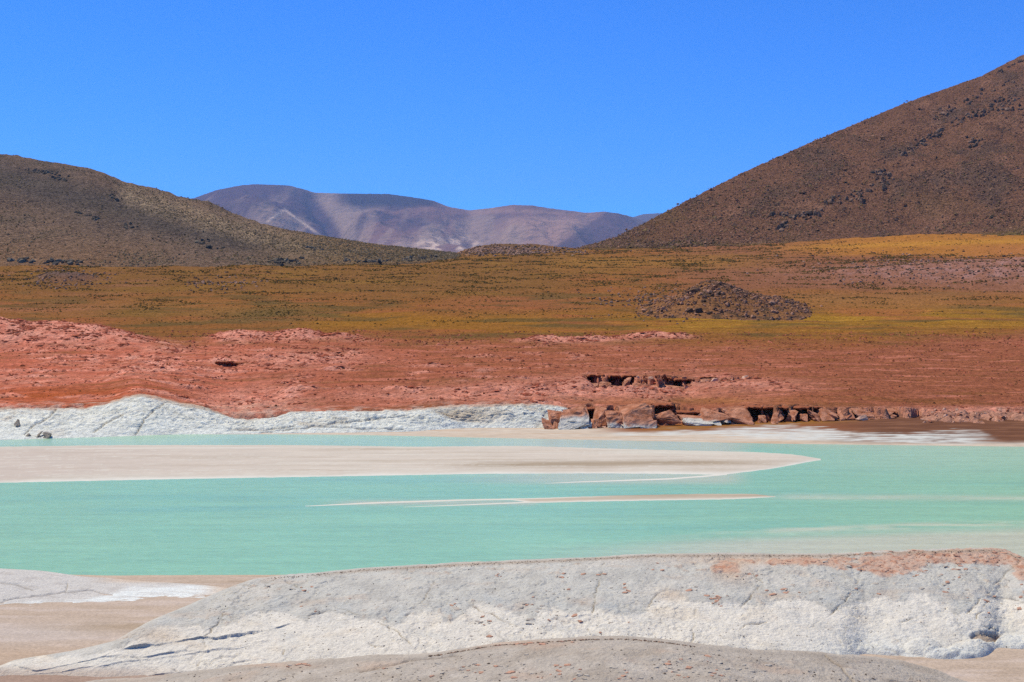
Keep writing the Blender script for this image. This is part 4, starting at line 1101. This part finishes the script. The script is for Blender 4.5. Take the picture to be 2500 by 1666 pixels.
# shallow chutes down the face
Zf += env * (0.11 * fbm(Xg / 3.2 + 0.25 * Yg, Yg / 9, 4, 341) + 0.07 * fbm(Xg / 0.9, Yg / 1.3, 3, 345))
pyf = py_of(Yg, Zf)
bound = curve([(-300, 1640), (250, 1592), (297, 1587), (360, 1556), (400, 1540), (425, 1531), (445, 1526), (480, 1523), (500, 1545), (530, 1530), (586, 1514), (620, 1496), (659, 1485), (700, 1492), (718, 1502), (740, 1518), (807, 1493), (880, 1508), (953, 1530), (985, 1508), (1010, 1496), (1060, 1500), (1111, 1521), (1130, 1500), (1147, 1477), (1200, 1476), (1260, 1500), (1310, 1523), (1318, 1495), (1340, 1486), (1439, 1494), (1500, 1497), (1557, 1500), (1590, 1470), (1610, 1444), (1640, 1446), (1670, 1456), (1740, 1476), (1803, 1480), (1880, 1472), (1965, 1460), (2010, 1484), (2038, 1492), (2080, 1470), (2139, 1456), (2170, 1462), (2188, 1468), (2249, 1452), (2310, 1475), (2350, 1496), (2380, 1475), (2411, 1460), (2500, 1462), (2800, 1480)])
bw_ = pyf - bound(Ug + 26 * fbm(Xg / 1.3, Yg / 1.6, 5, 347)) + 16 * fbm(Xg / 0.9, Yg / 1.2, 5, 349)
bw_ = bw_ + 9 * fbm(Xg / 0.3, Yg / 0.45, 4, 348)
grey = sst(6, -6, bw_)
Zf += 0.03 * grey * np.clip(zc[None] / 1.5, 0.2, 1)
# stepped slabs at the left end: each line is the foot of an overhanging slab
OVER = np.zeros_like(Zf)
def slab_step(line, h, reach):
    p = np.array(line, float)
    ly = np.interp(Ug, p[:, 0], p[:, 1]) + 2.5 * fbm(Xg / 1.1, Yg * 0, 3, 351)
    s = sst(p[0, 0] - 4, p[0, 0] + 30, Ug) * sst(p[-1, 0] + 6, p[-1, 0] - 60, Ug)
    dd = ly - pyf
    global OVER
    OVER = OVER + 1.3 * h * s * sst(-0.25, 0.3, fbm(Xg / 1.3 + line[0][0], Yg * 0 + 5.0, 3, 350)) * np.exp(-((dd - 1.6) / 1.6) ** 2)
    return h * s * (0.25 + 0.75 * sst(-0.35, 0.35, fbm(Xg / 1.6 + line[0][1], Yg * 0 + 2.0, 3, 352))) * sst(-0.5, 0.9, dd) * np.exp(-np.maximum(dd, 0) / reach)
Zf += slab_step([(297, 1587), (380, 1577), (430, 1570), (489, 1559), (560, 1556), (640, 1545), (730, 1516)], 0.13, 26)
Zf += slab_step([(275, 1607), (360, 1607), (400, 1598), (450, 1592), (490, 1594), (560, 1585), (680, 1560)], 0.06, 16)
Zf += slab_step([(380, 1610), (490, 1594), (580, 1586), (660, 1566)], 0.05, 12)
Zf += slab_step([(225, 1632), (300, 1617), (420, 1608)], 0.05, 14)
Zf += slab_step([(340, 1655), (420, 1648), (500, 1636), (560, 1622), (640, 1610)], 0.05, 14)
Zf += slab_step([(60, 1650), (160, 1640), (230, 1628), (300, 1600)], 0.04, 10)
Zf += slab_step([(20, 1622), (90, 1640), (160, 1626), (260, 1606), (330, 1600)], 0.06, 12)
# lumps at the right foot
for (a, b2, ra, rb, h) in [(2150, 1590, 60, 14, 0.16), (2255, 1580, 45, 22, 0.20), (2300, 1602, 45, 14, 0.22), (2370, 1590, 55, 26, 0.22), (2340, 1612, 40, 8, 0.12), (2475, 1570, 45, 22, 0.22)]:
    q = ((Ug - a) / ra) ** 2 + ((pyf - b2) / rb) ** 2
    Zf += h * np.sqrt(np.clip(1 - q, 0, 1)) * (1 + 0.25 * fbm(Xg / 0.35, Yg / 0.5, 3, 353))
notch = sst(0.45, 0.6, blob(Ug, pyf, 2405, 1553, 44, 16) + 0.12 * fbm(Xg / 0.5, Yg / 0.5, 3, 354))
Zf -= 0.14 * notch
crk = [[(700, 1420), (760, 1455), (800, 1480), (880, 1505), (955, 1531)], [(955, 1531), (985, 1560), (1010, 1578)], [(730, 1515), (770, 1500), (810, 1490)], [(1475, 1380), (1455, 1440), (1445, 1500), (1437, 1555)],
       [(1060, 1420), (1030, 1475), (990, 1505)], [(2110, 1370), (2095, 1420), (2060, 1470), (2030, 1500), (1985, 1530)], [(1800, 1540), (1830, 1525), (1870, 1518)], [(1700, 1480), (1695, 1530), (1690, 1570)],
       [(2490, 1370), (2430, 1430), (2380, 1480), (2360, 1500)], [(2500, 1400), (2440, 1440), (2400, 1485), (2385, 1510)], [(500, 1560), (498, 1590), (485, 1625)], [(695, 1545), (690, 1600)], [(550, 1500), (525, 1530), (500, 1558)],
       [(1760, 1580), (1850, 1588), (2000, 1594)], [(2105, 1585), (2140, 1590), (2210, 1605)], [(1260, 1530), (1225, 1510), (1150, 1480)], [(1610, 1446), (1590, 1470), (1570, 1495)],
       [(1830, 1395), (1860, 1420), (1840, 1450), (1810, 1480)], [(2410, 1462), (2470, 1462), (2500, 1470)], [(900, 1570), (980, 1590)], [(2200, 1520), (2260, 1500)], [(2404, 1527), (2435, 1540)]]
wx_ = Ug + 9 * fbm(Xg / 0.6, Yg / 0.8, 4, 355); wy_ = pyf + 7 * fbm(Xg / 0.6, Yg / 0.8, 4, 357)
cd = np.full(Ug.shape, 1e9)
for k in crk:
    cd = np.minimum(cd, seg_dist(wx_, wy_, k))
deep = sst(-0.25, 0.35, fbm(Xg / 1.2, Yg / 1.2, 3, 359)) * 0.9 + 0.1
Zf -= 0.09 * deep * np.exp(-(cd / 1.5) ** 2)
# knobbly red crust along the crest
rc = blob(Ug, pyf, 2290, 1362, 200, 20) + blob(Ug, pyf, 2170, 1392, 90, 18) + blob(Ug, pyf, 2440, 1362, 80, 20) + 0.9 * blob(Ug, pyf, 1960, 1374, 130, 14) + 0.9 * blob(Ug, pyf, 1775, 1388, 40, 24) + blob(Ug, pyf, 2500, 1390, 30, 30) + 0.8 * blob(Ug, pyf, 2520, 1450, 25, 40)
rcm = sst(0.40, 0.62, rc * 0.9 + 0.55 * fbm(Xg / 0.7, Yg / 1.0, 5, 361))
Zf += rcm * (0.02 + 0.10 * terrace(np.maximum(0, fbm(Xg / 0.35, Yg / 0.5, 4, 363)), 4.0))
Zf += (0.018 * fbm(Xg / 0.25, Yg / 0.35, 3, 365) + 0.16 * terrace(fbm(Xg / 1.5, Yg / 2.2, 5, 366), 4.0, 0.46, 0.54) * sst(-0.3, 0.3, fbm(Xg / 4, Yg / 5, 3, 367))) * np.clip(zc[None], 0.3, 1) * np.clip(env * 3, 0, 1)
blot = sst(0.30, 0.40, fbm(Xg / 0.42, Yg / 0.6, 4, 368)) * sst(0.0, 0.3, fbm(Xg / 3, Yg / 3, 3, 369)) * (0.35 + 0.65 * grey)
pit = sst(0.36, 0.44, fbm(Xg / 0.22, Yg / 0.3, 3, 370)) * sst(-0.1, 0.3, fbm(Xg / 2.4, Yg / 2.4, 3, 372))
Zf += (0.035 * blot - 0.04 * pit) * np.clip(env * 3, 0, 1)
pyf = py_of(Yg, Zf)
c = np.broadcast_to(alb(234, 227, 219), Ug.shape + (3,)).copy()
c = mixc(c, alb(216, 213, 210), sst(0.0, 0.5, fbm(Xg / 1.6 + 0.6 * Yg, Yg / 2.2, 5, 371)) * 0.6)
c = mixc(c, alb(226, 212, 196), sst(0.1, 0.5, fbm(Xg / 2.5, Yg / 2.0, 4, 373)) * 0.5)
c = mixc(c, alb(218, 222, 224), sst(0.3, 0.0, tt) * sst(1700, 2100, Ug) * 0.6)
gcol = mixc(np.broadcast_to(alb(206, 203, 199), Ug.shape + (3,)), alb(192, 188, 184), sst(-0.1, 0.4, fbm(Xg / 1.2, Yg / 1.6, 5, 375)) * 0.8)
gcol = mixc(gcol, alb(216, 210, 204), sst(0.1, 0.5, fbm(Xg / 3 + 4, Yg / 3, 4, 377)) * 0.7)
gcol = mixc(gcol, alb(206, 190, 178), sst(0.15, 0.5, fbm(Xg / 2.2 + 9, Yg / 1.6, 4, 378)) * 0.5)
c = c * (1 - grey[..., None]) + gcol * grey[..., None]
c = mixc(c, alb(176, 172, 168), np.exp(-(bw_ / 2.2) ** 2) * sst(-0.2, 0.3, fbm(Xg / 1.1, Yg / 1.1, 3, 385)) * 0.6)
c = mixc(c, alb(170, 164, 158), np.exp(-((np.abs(fbm(Xg / 2.2 + 0.3 * Yg, Yg / 3.2, 3, 387))) / 0.016) ** 2) * sst(0.0, 0.35, fbm(Xg / 3.5, Yg / 3.5, 3, 389)) * 0.6)
c = mixc(c, alb(196, 198, 200), np.exp(-((bw_ + 14) / 10) ** 2) * sst(-0.1, 0.3, fbm(Xg / 1.4, Yg * 0, 3, 379)) * 0.6)
c = mixc(c, alb(212, 194, 178), (blob(Ug, pyf, 1640, 1452, 40, 14) + blob(Ug, pyf, 380, 1550, 60, 22) * 0.8 + blob(Ug, pyf, 1900, 1455, 40, 8)) * 0.8)
c = mixc(c, alb(206, 178, 158), blob(Ug, pyf, 1900, 1368, 260, 12) * 0.7 + blob(Ug, pyf, 1790, 1400, 50, 26) * 0.6)
c = mixc(c, alb(210, 170, 150), rcm * 0.75)
c = mixc(c, alb(192, 136, 112), rcm * sst(0.05, 0.4, fbm(Xg / 0.35, Yg / 0.5, 3, 381)) * 0.7)
c = mixc(c, alb(202, 178, 162), blot * 0.6)
c = mixc(c, alb(178, 160, 146), np.exp(-((pyf - crest(Ug) - 2) / 4) ** 2) * sst(700, 900, Ug) * 0.7)
c = mixc(c, alb(186, 164, 146), notch * 0.9 + blob(Ug, pyf, 2240, 1615, 40, 8) * 0.6)
c = mixc(c, alb(192, 172, 160), sst(1618, 1645, pyf) * sst(520, 250, Ug) * 0.7)
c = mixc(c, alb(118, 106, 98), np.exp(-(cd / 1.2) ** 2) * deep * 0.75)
c = c * (1 + 0.09 * fbm(Xg / 0.22, Yg / 0.3, 3, 383))[..., None]
keep = Zf > -0.35
c = c * 1.2
Yg = Yg - OVER
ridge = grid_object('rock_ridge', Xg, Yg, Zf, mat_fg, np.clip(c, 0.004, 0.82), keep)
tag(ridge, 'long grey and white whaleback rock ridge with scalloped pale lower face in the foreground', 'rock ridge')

# ------------------------------------------------------------------ nearest grey hump at the bottom edge
UH = np.arange(60, 2760, 3.2)
hc = smooth_curve([(60, 1700), (238, 1668), (340, 1660), (480, 1642), (616, 1629), (807, 1614), (900, 1608), (1000, 1606), (1074, 1597), (1140, 1586), (1208, 1574), (1305, 1568), (1427, 1560), (1533, 1558), (1630, 1568), (1762, 1586), (1850, 1593), (2005, 1599), (2103, 1607), (2208, 1620), (2290, 1642), (2330, 1662), (2420, 1690), (2760, 1800)], 14)
zh = smooth_curve([(60, 0.1), (300, 0.5), (700, 1.3), (1100, 1.9), (1450, 2.25), (1700, 2.1), (2100, 1.4), (2330, 0.6), (2760, 0.1)], 60)(UH)
Yh = (H - zh) * F / (hc(UH) - HY)
t = np.concatenate([np.linspace(0, 1, 130), 1 + np.linspace(0.03, 1, 20)])[:, None]
Yn = 34.5
Yg = np.where(t <= 1, Yn + (Yh[None] - Yn) * t, Yh[None] + (t - 1) * 5.0)
Ug = np.broadcast_to(UH[None], Yg.shape); Xg = (Ug - CX) / F * Yg
dn = Yh[None] - Yg
Zh = np.where(dn > 0, zh[None] - 0.012 * dn ** 2 * np.clip(zh[None] / 2, 0.2, 1), zh[None] - 0.17 * dn ** 2)
Zh += 0.08 * terrace(fbm(Xg / 1.4, Yg / 1.8, 5, 396), 4.0, 0.46, 0.54) * sst(-0.3, 0.3, fbm(Xg / 3, Yg / 3, 3, 398)) * sst(0.2, 1.2, np.abs(dn))
Zh += (0.10 * fbm(Xg / 2.5, Yg / 2.5, 4, 391) + 0.03 * fbm(Xg / 0.6, Yg / 0.8, 3, 393)) * sst(0, 1.0, np.abs(dn)) + 0.010 * fbm(Xg / 0.2, Yg / 0.25, 3, 395)
pyh = py_of(Yg, Zh)
wx_ = Ug + 4 * fbm(Xg / 0.5, Yg / 0.7, 3, 397); wy_ = pyh + 3 * fbm(Xg / 0.5, Yg / 0.7, 3, 399)
cd = np.minimum(seg_dist(wx_, wy_, [(2015, 1600), (2055, 1632), (2090, 1672)]), seg_dist(wx_, wy_, [(880, 1640), (1000, 1612), (1120, 1600)]))
cd = np.minimum(cd, seg_dist(wx_, wy_, [(2170, 1662), (2240, 1668)]))
Zh -= 0.07 * np.exp(-(cd / 1.8) ** 2)
c = np.broadcast_to(alb(186, 176, 168), Ug.shape + (3,)).copy()
c = mixc(c, alb(172, 160, 150), sst(-0.1, 0.4, fbm(Xg / 1.8, Yg / 1.2, 5, 401)) * 0.8)
c = mixc(c, alb(202, 192, 184), sst(0.1, 0.5, fbm(Xg / 1.4 + 3, Yg / 1.4, 4, 403)) * 0.6)
c = mixc(c, alb(192, 168, 152), sst(0.1, 0.5, fbm(Xg / 2.6 + 7, Yg / 1.6, 4, 405)) * 0.5)
c = mixc(c, alb(204, 176, 158), (blob(Ug, pyh, 1280, 1571, 110, 6) + blob(Ug, pyh, 680, 1625, 80, 7)) * 0.8)
c = mixc(c, alb(170, 160, 152), np.exp(-((pyh - hc(Ug) - 3) / 5) ** 2) * 0.5)
c = mixc(c, alb(120, 108, 100), np.exp(-(cd / 1.4) ** 2) * 0.6)
c = c * (1 + 0.10 * fbm(Xg / 0.2, Yg / 0.25, 3, 407))[..., None]
c = c * 1.32
nearh = grid_object('rock_hump', Xg, Yg, Zh, mat_fg, np.clip(c, 0.004, 0.85), Zh > -0.35)
tag(nearh, 'nearest grey rock hump strewn with flakes along the bottom edge', 'rock hump')
hump_data = (UH, Yg, Zh, pyh, Xg)

# pale slab at the lower right corner
def dome(name, label, cx, cy, rx, ry, Yc_, h, colr, seed, n=70):
    a = np.linspace(0, 2 * np.pi, n, endpoint=False)
    rr = np.linspace(0, 1, 26)
    A, R = np.meshgrid(a, rr)
    wob = 1 + 0.16 * fbm(np.cos(A) * 1.5 + seed, np.sin(A) * 1.5, 3, seed)
    x0 = (cx - CX) / F * Yc_
    Xd = x0 + rx * R * wob * np.cos(A); Yd = Yc_ + ry * R * wob * np.sin(A)
    Zd = h * np.sqrt(np.clip(1 - R ** 2.4, 0, 1)) - 0.06 + 0.05 * fbm(Xd / 0.8, Yd / 0.8, 4, seed + 3)
    Zd -= 0.04 * np.exp(-((np.sin(Xd * 1.3 + 0.8 * Yd + seed) + 0.3 * fbm(Xd, Yd, 3, 5)) / 0.05) ** 2)
    cdm = np.broadcast_to(np.array(colr), Xd.shape + (3,)) * (1 + 0.10 * fbm(Xd / 0.6, Yd / 0.6, 4, seed + 5))[..., None]
    idx = np.arange(len(rr) * n).reshape(len(rr), n); nx = np.roll(idx, -1, 1)
    Fq = np.stack([idx[:-1], nx[:-1], nx[1:], idx[1:]], -1).reshape(-1, 4)
    o = mesh_object(name, np.stack([Xd, Yd, Zd], -1).reshape(-1, 3), Fq, mat_fg, np.clip(cdm, 0.004, 0.85))
    tag(o, label, 'rock')
    return o
dome('rock_slab', 'pale smooth rock slab at the lower right corner of the picture', 2440, 1670, 2.1, 1.0, 46.4, 0.22, alb(222, 214, 210), 5)

# ------------------------------------------------------------------ left whaleback rock with its salt skirt
UWb = np.arange(-420, 580, 2.6)
tc2 = smooth_curve([(-420, 1400), (-100, 1384), (0, 1391), (100, 1396), (150, 1403), (200, 1411), (260, 1414), (330, 1421), (420, 1426), (500, 1432), (580, 1442)], 12)
bc2 = smooth_curve([(-420, 1540), (0, 1502), (80, 1492), (150, 1485), (300, 1479), (420, 1470), (500, 1460), (540, 1450), (580, 1443)], 12)
zt2 = smooth_curve([(-420, 0.9), (0, 0.62), (120, 0.45), (240, 0.24), (400, 0.17), (580, 0.12)], 30)(UWb)
Yt2 = (H - zt2) * F / (tc2(UWb) - HY); Yb2 = (H - 0.11) * F / (bc2(UWb) - HY)
t = np.concatenate([np.linspace(-0.04, 1, 96), 1 + np.linspace(0.03, 1, 16)])[:, None]
Yg = np.where(t <= 1, Yb2[None] + (Yt2 - Yb2)[None] * t, Yt2[None] + (t - 1) * 3.5)
Ug = np.broadcast_to(UWb[None], Yg.shape); Xg = (Ug - CX) / F * Yg
tt = np.clip(t, 0, 1)
Zw = 0.11 + (zt2[None] - 0.11) * sst(0.12, 1.0, tt)
Zw = np.where(t > 1, zt2[None] - 0.14 * (Yg - Yt2[None]) ** 2, np.where(t < 0, 0.11 + t * 2, Zw))
Zw += np.sin(np.pi * tt) * (0.05 * fbm(Xg / 1.6, Yg / 1.6, 4, 411) * sst(520, 200, Ug) + 0.018 * fbm(Xg / 0.6, Yg / 0.3, 4, 413))
pww = py_of(Yg, Zw)
wx_ = Ug + 3 * fbm(Xg / 0.5, Yg / 0.7, 3, 415); wy_ = pww + 2 * fbm(Xg / 0.5, Yg / 0.7, 3, 417)
cd = np.full(Ug.shape, 1e9)
for k in [[(-100, 1410), (0, 1422), (40, 1427), (80, 1441)], [(10, 1466), (50, 1459), (110, 1453), (160, 1445), (165, 1425)], [(160, 1446), (220, 1440), (255, 1450), (275, 1452)], [(-100, 1480), (10, 1470)]]:
    cd = np.minimum(cd, seg_dist(wx_, wy_, k))
Zw -= 0.06 * np.exp(-(cd / 1.7) ** 2)
c = np.broadcast_to(alb(212, 207, 205), Ug.shape + (3,)).copy()
c = mixc(c, alb(196, 189, 186), sst(0, 0.4, fbm(Xg / 1.4, Yg / 0.8, 5, 421)) * 0.7)
sk = np.interp(Ug, [-420, 0, 100, 200, 260, 330, 500], [1500, 1474, 1468, 1466, 1452, 1432, 1430])
salt = sst(-5, 6, pww - sk + 9 * fbm(Xg / 1.3, Yg / 0.4, 4, 423))
c = mixc(c, alb(234, 237, 239), salt * (0.5 + 0.5 * sst(-0.25, 0.15, fbm(Xg / 1.5, Yg / 0.28, 4, 425))))
c = mixc(c, alb(214, 192, 174), np.maximum(sst(1427, 1418, pww) * sst(200, 330, Ug), sst(470, 560, Ug)) * 0.85)
c = mixc(c, alb(140, 132, 128), np.exp(-(cd / 1.3) ** 2) * 0.6)
c = c * (1 + 0.07 * fbm(Xg / 0.25, Yg / 0.25, 3, 427))[..., None]
c = c * 1.26
wb = grid_object('rock_whaleback', Xg, Yg, Zw, mat_fg, np.clip(c, 0.004, 0.82), Zw > -0.3)
tag(wb, 'low pale whaleback rock with white salt skirt at the left edge of the beach', 'rock')

# ------------------------------------------------------------------ rock flakes lying on the ridge and the hump
def flake_mesh(seed, mat, n=8):
    r = np.random.default_rng(seed)
    a = np.sort(r.uniform(0, 2 * np.pi, n)); rad = r.uniform(0.6, 1.15, n)
    ring = np.stack([np.cos(a) * rad, np.sin(a) * rad * 0.75], -1)
    top = r.uniform(0.75, 1.1, n)
    V = [(*p, -0.7) for p in ring * 1.02] + [(p[0] * 0.96, p[1] * 0.96, 0.55 * h) for p, h in zip(ring, top)] + [(p[0] * 0.7, p[1] * 0.7, h) for p, h in zip(ring, top)] + [(0.05, 0.02, 1.0)]
    Fl = []
    for i in range(n):
        j = (i + 1) % n
        Fl += [(i, j, n + j), (i, n + j, n + i), (n + i, n + j, 2 * n + j), (n + i, 2 * n + j, 2 * n + i), (2 * n + i, 2 * n + j, 3 * n)]
    me = bpy.data.meshes.new('rock_flake')
    me.from_pydata(V, [], Fl); me.materials.append(mat)
    return me
fl_red = rock_material('flake_red', alb(220, 172, 150), 0.18, 3.0, 0.0)
fl_grey = rock_material('flake_grey', alb(212, 200, 190), 0.15, 3.0, 0.0)
fm_red = [flake_mesh(s, fl_red) for s in range(5)]
fm_grey = [flake_mesh(s + 20, fl_grey) for s in range(5)]
RU, RP, RY, RZ = UF, pyf[:nrow], None, Zf[:nrow]
ridge_Y = np.where(np.concatenate([np.linspace(-0.03, 1.0, nrow)])[:, None] <= 1, Yb[None] * 0, 0)
tl = np.linspace(-0.03, 1.0, nrow)[:, None]
ridge_Y = Yb[None] + (Yc - Yb)[None] * tl
def locate(data, u, p):
    Uc, Yg_, Zg_, Pg_ = data
    i = int(np.clip(round((u - Uc[0]) / (Uc[1] - Uc[0])), 1, len(Uc) - 2))
    j = int(np.argmin(np.abs(Pg_[:, i] - p)))
    j = min(max(j, 2), Yg_.shape[0] - 3)
    dzdy = (Zg_[j + 2, i] - Zg_[j - 2, i]) / (Yg_[j + 2, i] - Yg_[j - 2, i])
    x = (u - CX) / F * Yg_[j, i]
    return x, Yg_[j, i], Zg_[j, i], dzdy
RD = (UF, ridge_Y, RZ, RP)
HD = (UH, hump_data[1][:130], hump_data[2][:130], hump_data[3][:130])
def add_flakes(parent, data, clusters, smin, smax):
    for (u, p, su, sp, n, red) in clusters:
        for k in range(n):
            a = random.gauss(u, su); b = random.gauss(p, sp)
            if not (-60 < a < 2600): continue
            x, y, z, g = locate(data, a, b)
            me = random.choice(fm_red if random.random() < red else fm_grey)
            o = bpy.data.objects.new('rock_flake', me)
            scene.collection.objects.link(o); o.parent = parent
            s = smin * 0.75 * min(1.9, math.exp(random.gauss(0.15, 0.45)))
            o.location = (x, y, z + 0.012)
            o.scale = (s * random.uniform(0.9, 1.5), s, s * random.uniform(0.10, 0.24))
            o.rotation_mode = 'ZYX'
            o.rotation_euler = (math.atan(g) + random.uniform(-0.05, 0.30), random.uniform(-0.15, 0.15), random.uniform(-0.7, 0.7) + random.choice([0, math.pi]))
add_flakes(ridge, RD, [(2250, 1362, 110, 9, 46, 1), (2170, 1392, 60, 9, 26, 1), (2420, 1365, 40, 9, 16, 1), (2335, 1388, 12, 5, 5, 1), (1960, 1375, 70, 7, 16, 0.8), (1750, 1455, 14, 6, 8, 1), (1760, 1475, 12, 4, 5, 0.9), (1900, 1445, 26, 5, 8, 0.9),
                        (1375, 1403, 25, 6, 7, 0.7), (1215, 1405, 8, 4, 4, 0.8), (1470, 1404, 8, 4, 3, 0.6), (1520, 1440, 12, 5, 5, 0.8), (1680, 1435, 12, 5, 4, 0.7), (1600, 1392, 20, 5, 4, 0.7), (710, 1440, 30, 5, 6, 0.7), (1360, 1460, 40, 10, 5, 0.5),
                        (1110, 1485, 10, 10, 4, 0.3), (1280, 1490, 60, 12, 8, 0.3), (2330, 1440, 60, 16, 12, 0.5), (2250, 1425, 70, 16, 8, 0.4), (2500, 1440, 20, 30, 10, 1), (1340, 1500, 30, 8, 7, 0.6), (1180, 1530, 30, 14, 9, 0.4), (1400, 1525, 60, 16, 8, 0.3),
                        (820, 1470, 60, 20, 5, 0.4), (2100, 1450, 60, 12, 6, 0.5), (1800, 1410, 40, 8, 8, 0.7)], 0.09, 0.19)
add_flakes(nearh, HD, [(1160, 1632, 26, 10, 9, 0.6), (1400, 1636, 22, 10, 8, 0.4), (1330, 1652, 30, 8, 8, 0.6), (1700, 1618, 60, 12, 20, 0.3), (1720, 1645, 40, 9, 12, 0.6), (1290, 1570, 70, 3, 16, 0.8), (1230, 1625, 50, 14, 8, 0.3), (980, 1628, 30, 10, 4, 0.2),
                         (1560, 1630, 60, 14, 8, 0.3), (690, 1622, 50, 3, 9, 0.8), (1080, 1650, 60, 8, 6, 0.3), (1850, 1640, 60, 14, 8, 0.4), (680, 1658, 6, 3, 2, 0), (1500, 1655, 60, 6, 8, 0.4)], 0.08, 0.16)

# pebbles: crumbs along the crest and specks on the pale face
def crumbs(parent, data, n, ufun, pfun, smin, smax, cols, name):
    P = []; S = []
    for k in range(n):
        a = ufun(); b = pfun(a)
        x, y, z, g = locate(data, a, b)
        P.append((x, y, z)); S.append(random.uniform(smin, smax))
    o = scatter(name, np.array(P), np.array(S), 0.7, palette(n, cols), mat_stone, ico=True, parent=parent)
    o['kind'] = 'stuff'
crumbs(ridge, RD, 900, lambda: random.uniform(640, 2490), lambda a: float(crest(a)) + abs(random.gauss(0, 3)), 0.008, 0.034, [alb(170, 148, 130), alb(186, 162, 144), alb(140, 120, 106)], 'crest_pebbles')
crumbs(ridge, RD, 900, lambda: random.uniform(500, 2480), lambda a: random.uniform(float(crest(a)) + 6, 1590), 0.008, 0.032, [alb(190, 176, 164), alb(206, 192, 180), alb(160, 146, 134)], 'face_pebbles')
crumbs(nearh, HD, 400, lambda: random.uniform(400, 2250), lambda a: random.uniform(float(hc(a)) + 2, 1680), 0.012, 0.04, [alb(160, 146, 136), alb(186, 168, 156), alb(130, 116, 106)], 'hump_pebbles')
crumbs(nearh, HD, 250, lambda: random.uniform(1050, 1700), lambda a: float(hc(a)) + abs(random.gauss(0, 2)), 0.015, 0.05, [alb(170, 140, 122), alb(140, 120, 106)], 'hump_crest_pebbles')

# ------------------------------------------------------------------ air
HAZE = True
if HAZE:
    x0, x1, y0, y1, z0, z1 = -29000, 29000, -400, 31000, -2.6, 3200.0
    V = np.array([[x0, y0, z0], [x1, y0, z0], [x1, y1, z0], [x0, y1, z0], [x0, y0, z1], [x1, y0, z1], [x1, y1, z1], [x0, y1, z1]], float)
    Fq = np.array([[0, 3, 2, 1], [4, 5, 6, 7], [0, 1, 5, 4], [1, 2, 6, 5], [2, 3, 7, 6], [3, 0, 4, 7]])
    hm_ = bpy.data.materials.new('clear_mountain_air'); hm_.use_nodes = True
    ht = hm_.node_tree; ht.nodes.clear()
    ho = ht.nodes.new('ShaderNodeOutputMaterial'); hv = ht.nodes.new('ShaderNodeVolumePrincipled')
    hv.inputs['Color'].default_value = (0.45, 0.66, 1.0, 1)
    hv.inputs['Density'].default_value = 2.3e-5
    hv.inputs['Anisotropy'].default_value = 0.1
    ht.links.new(hv.outputs[0], ho.inputs['Volume'])
    hz_o = mesh_object('haze', V, Fq, hm_, None, False)
    tag(hz_o, 'thin bluish air over the whole valley', kind='stuff')
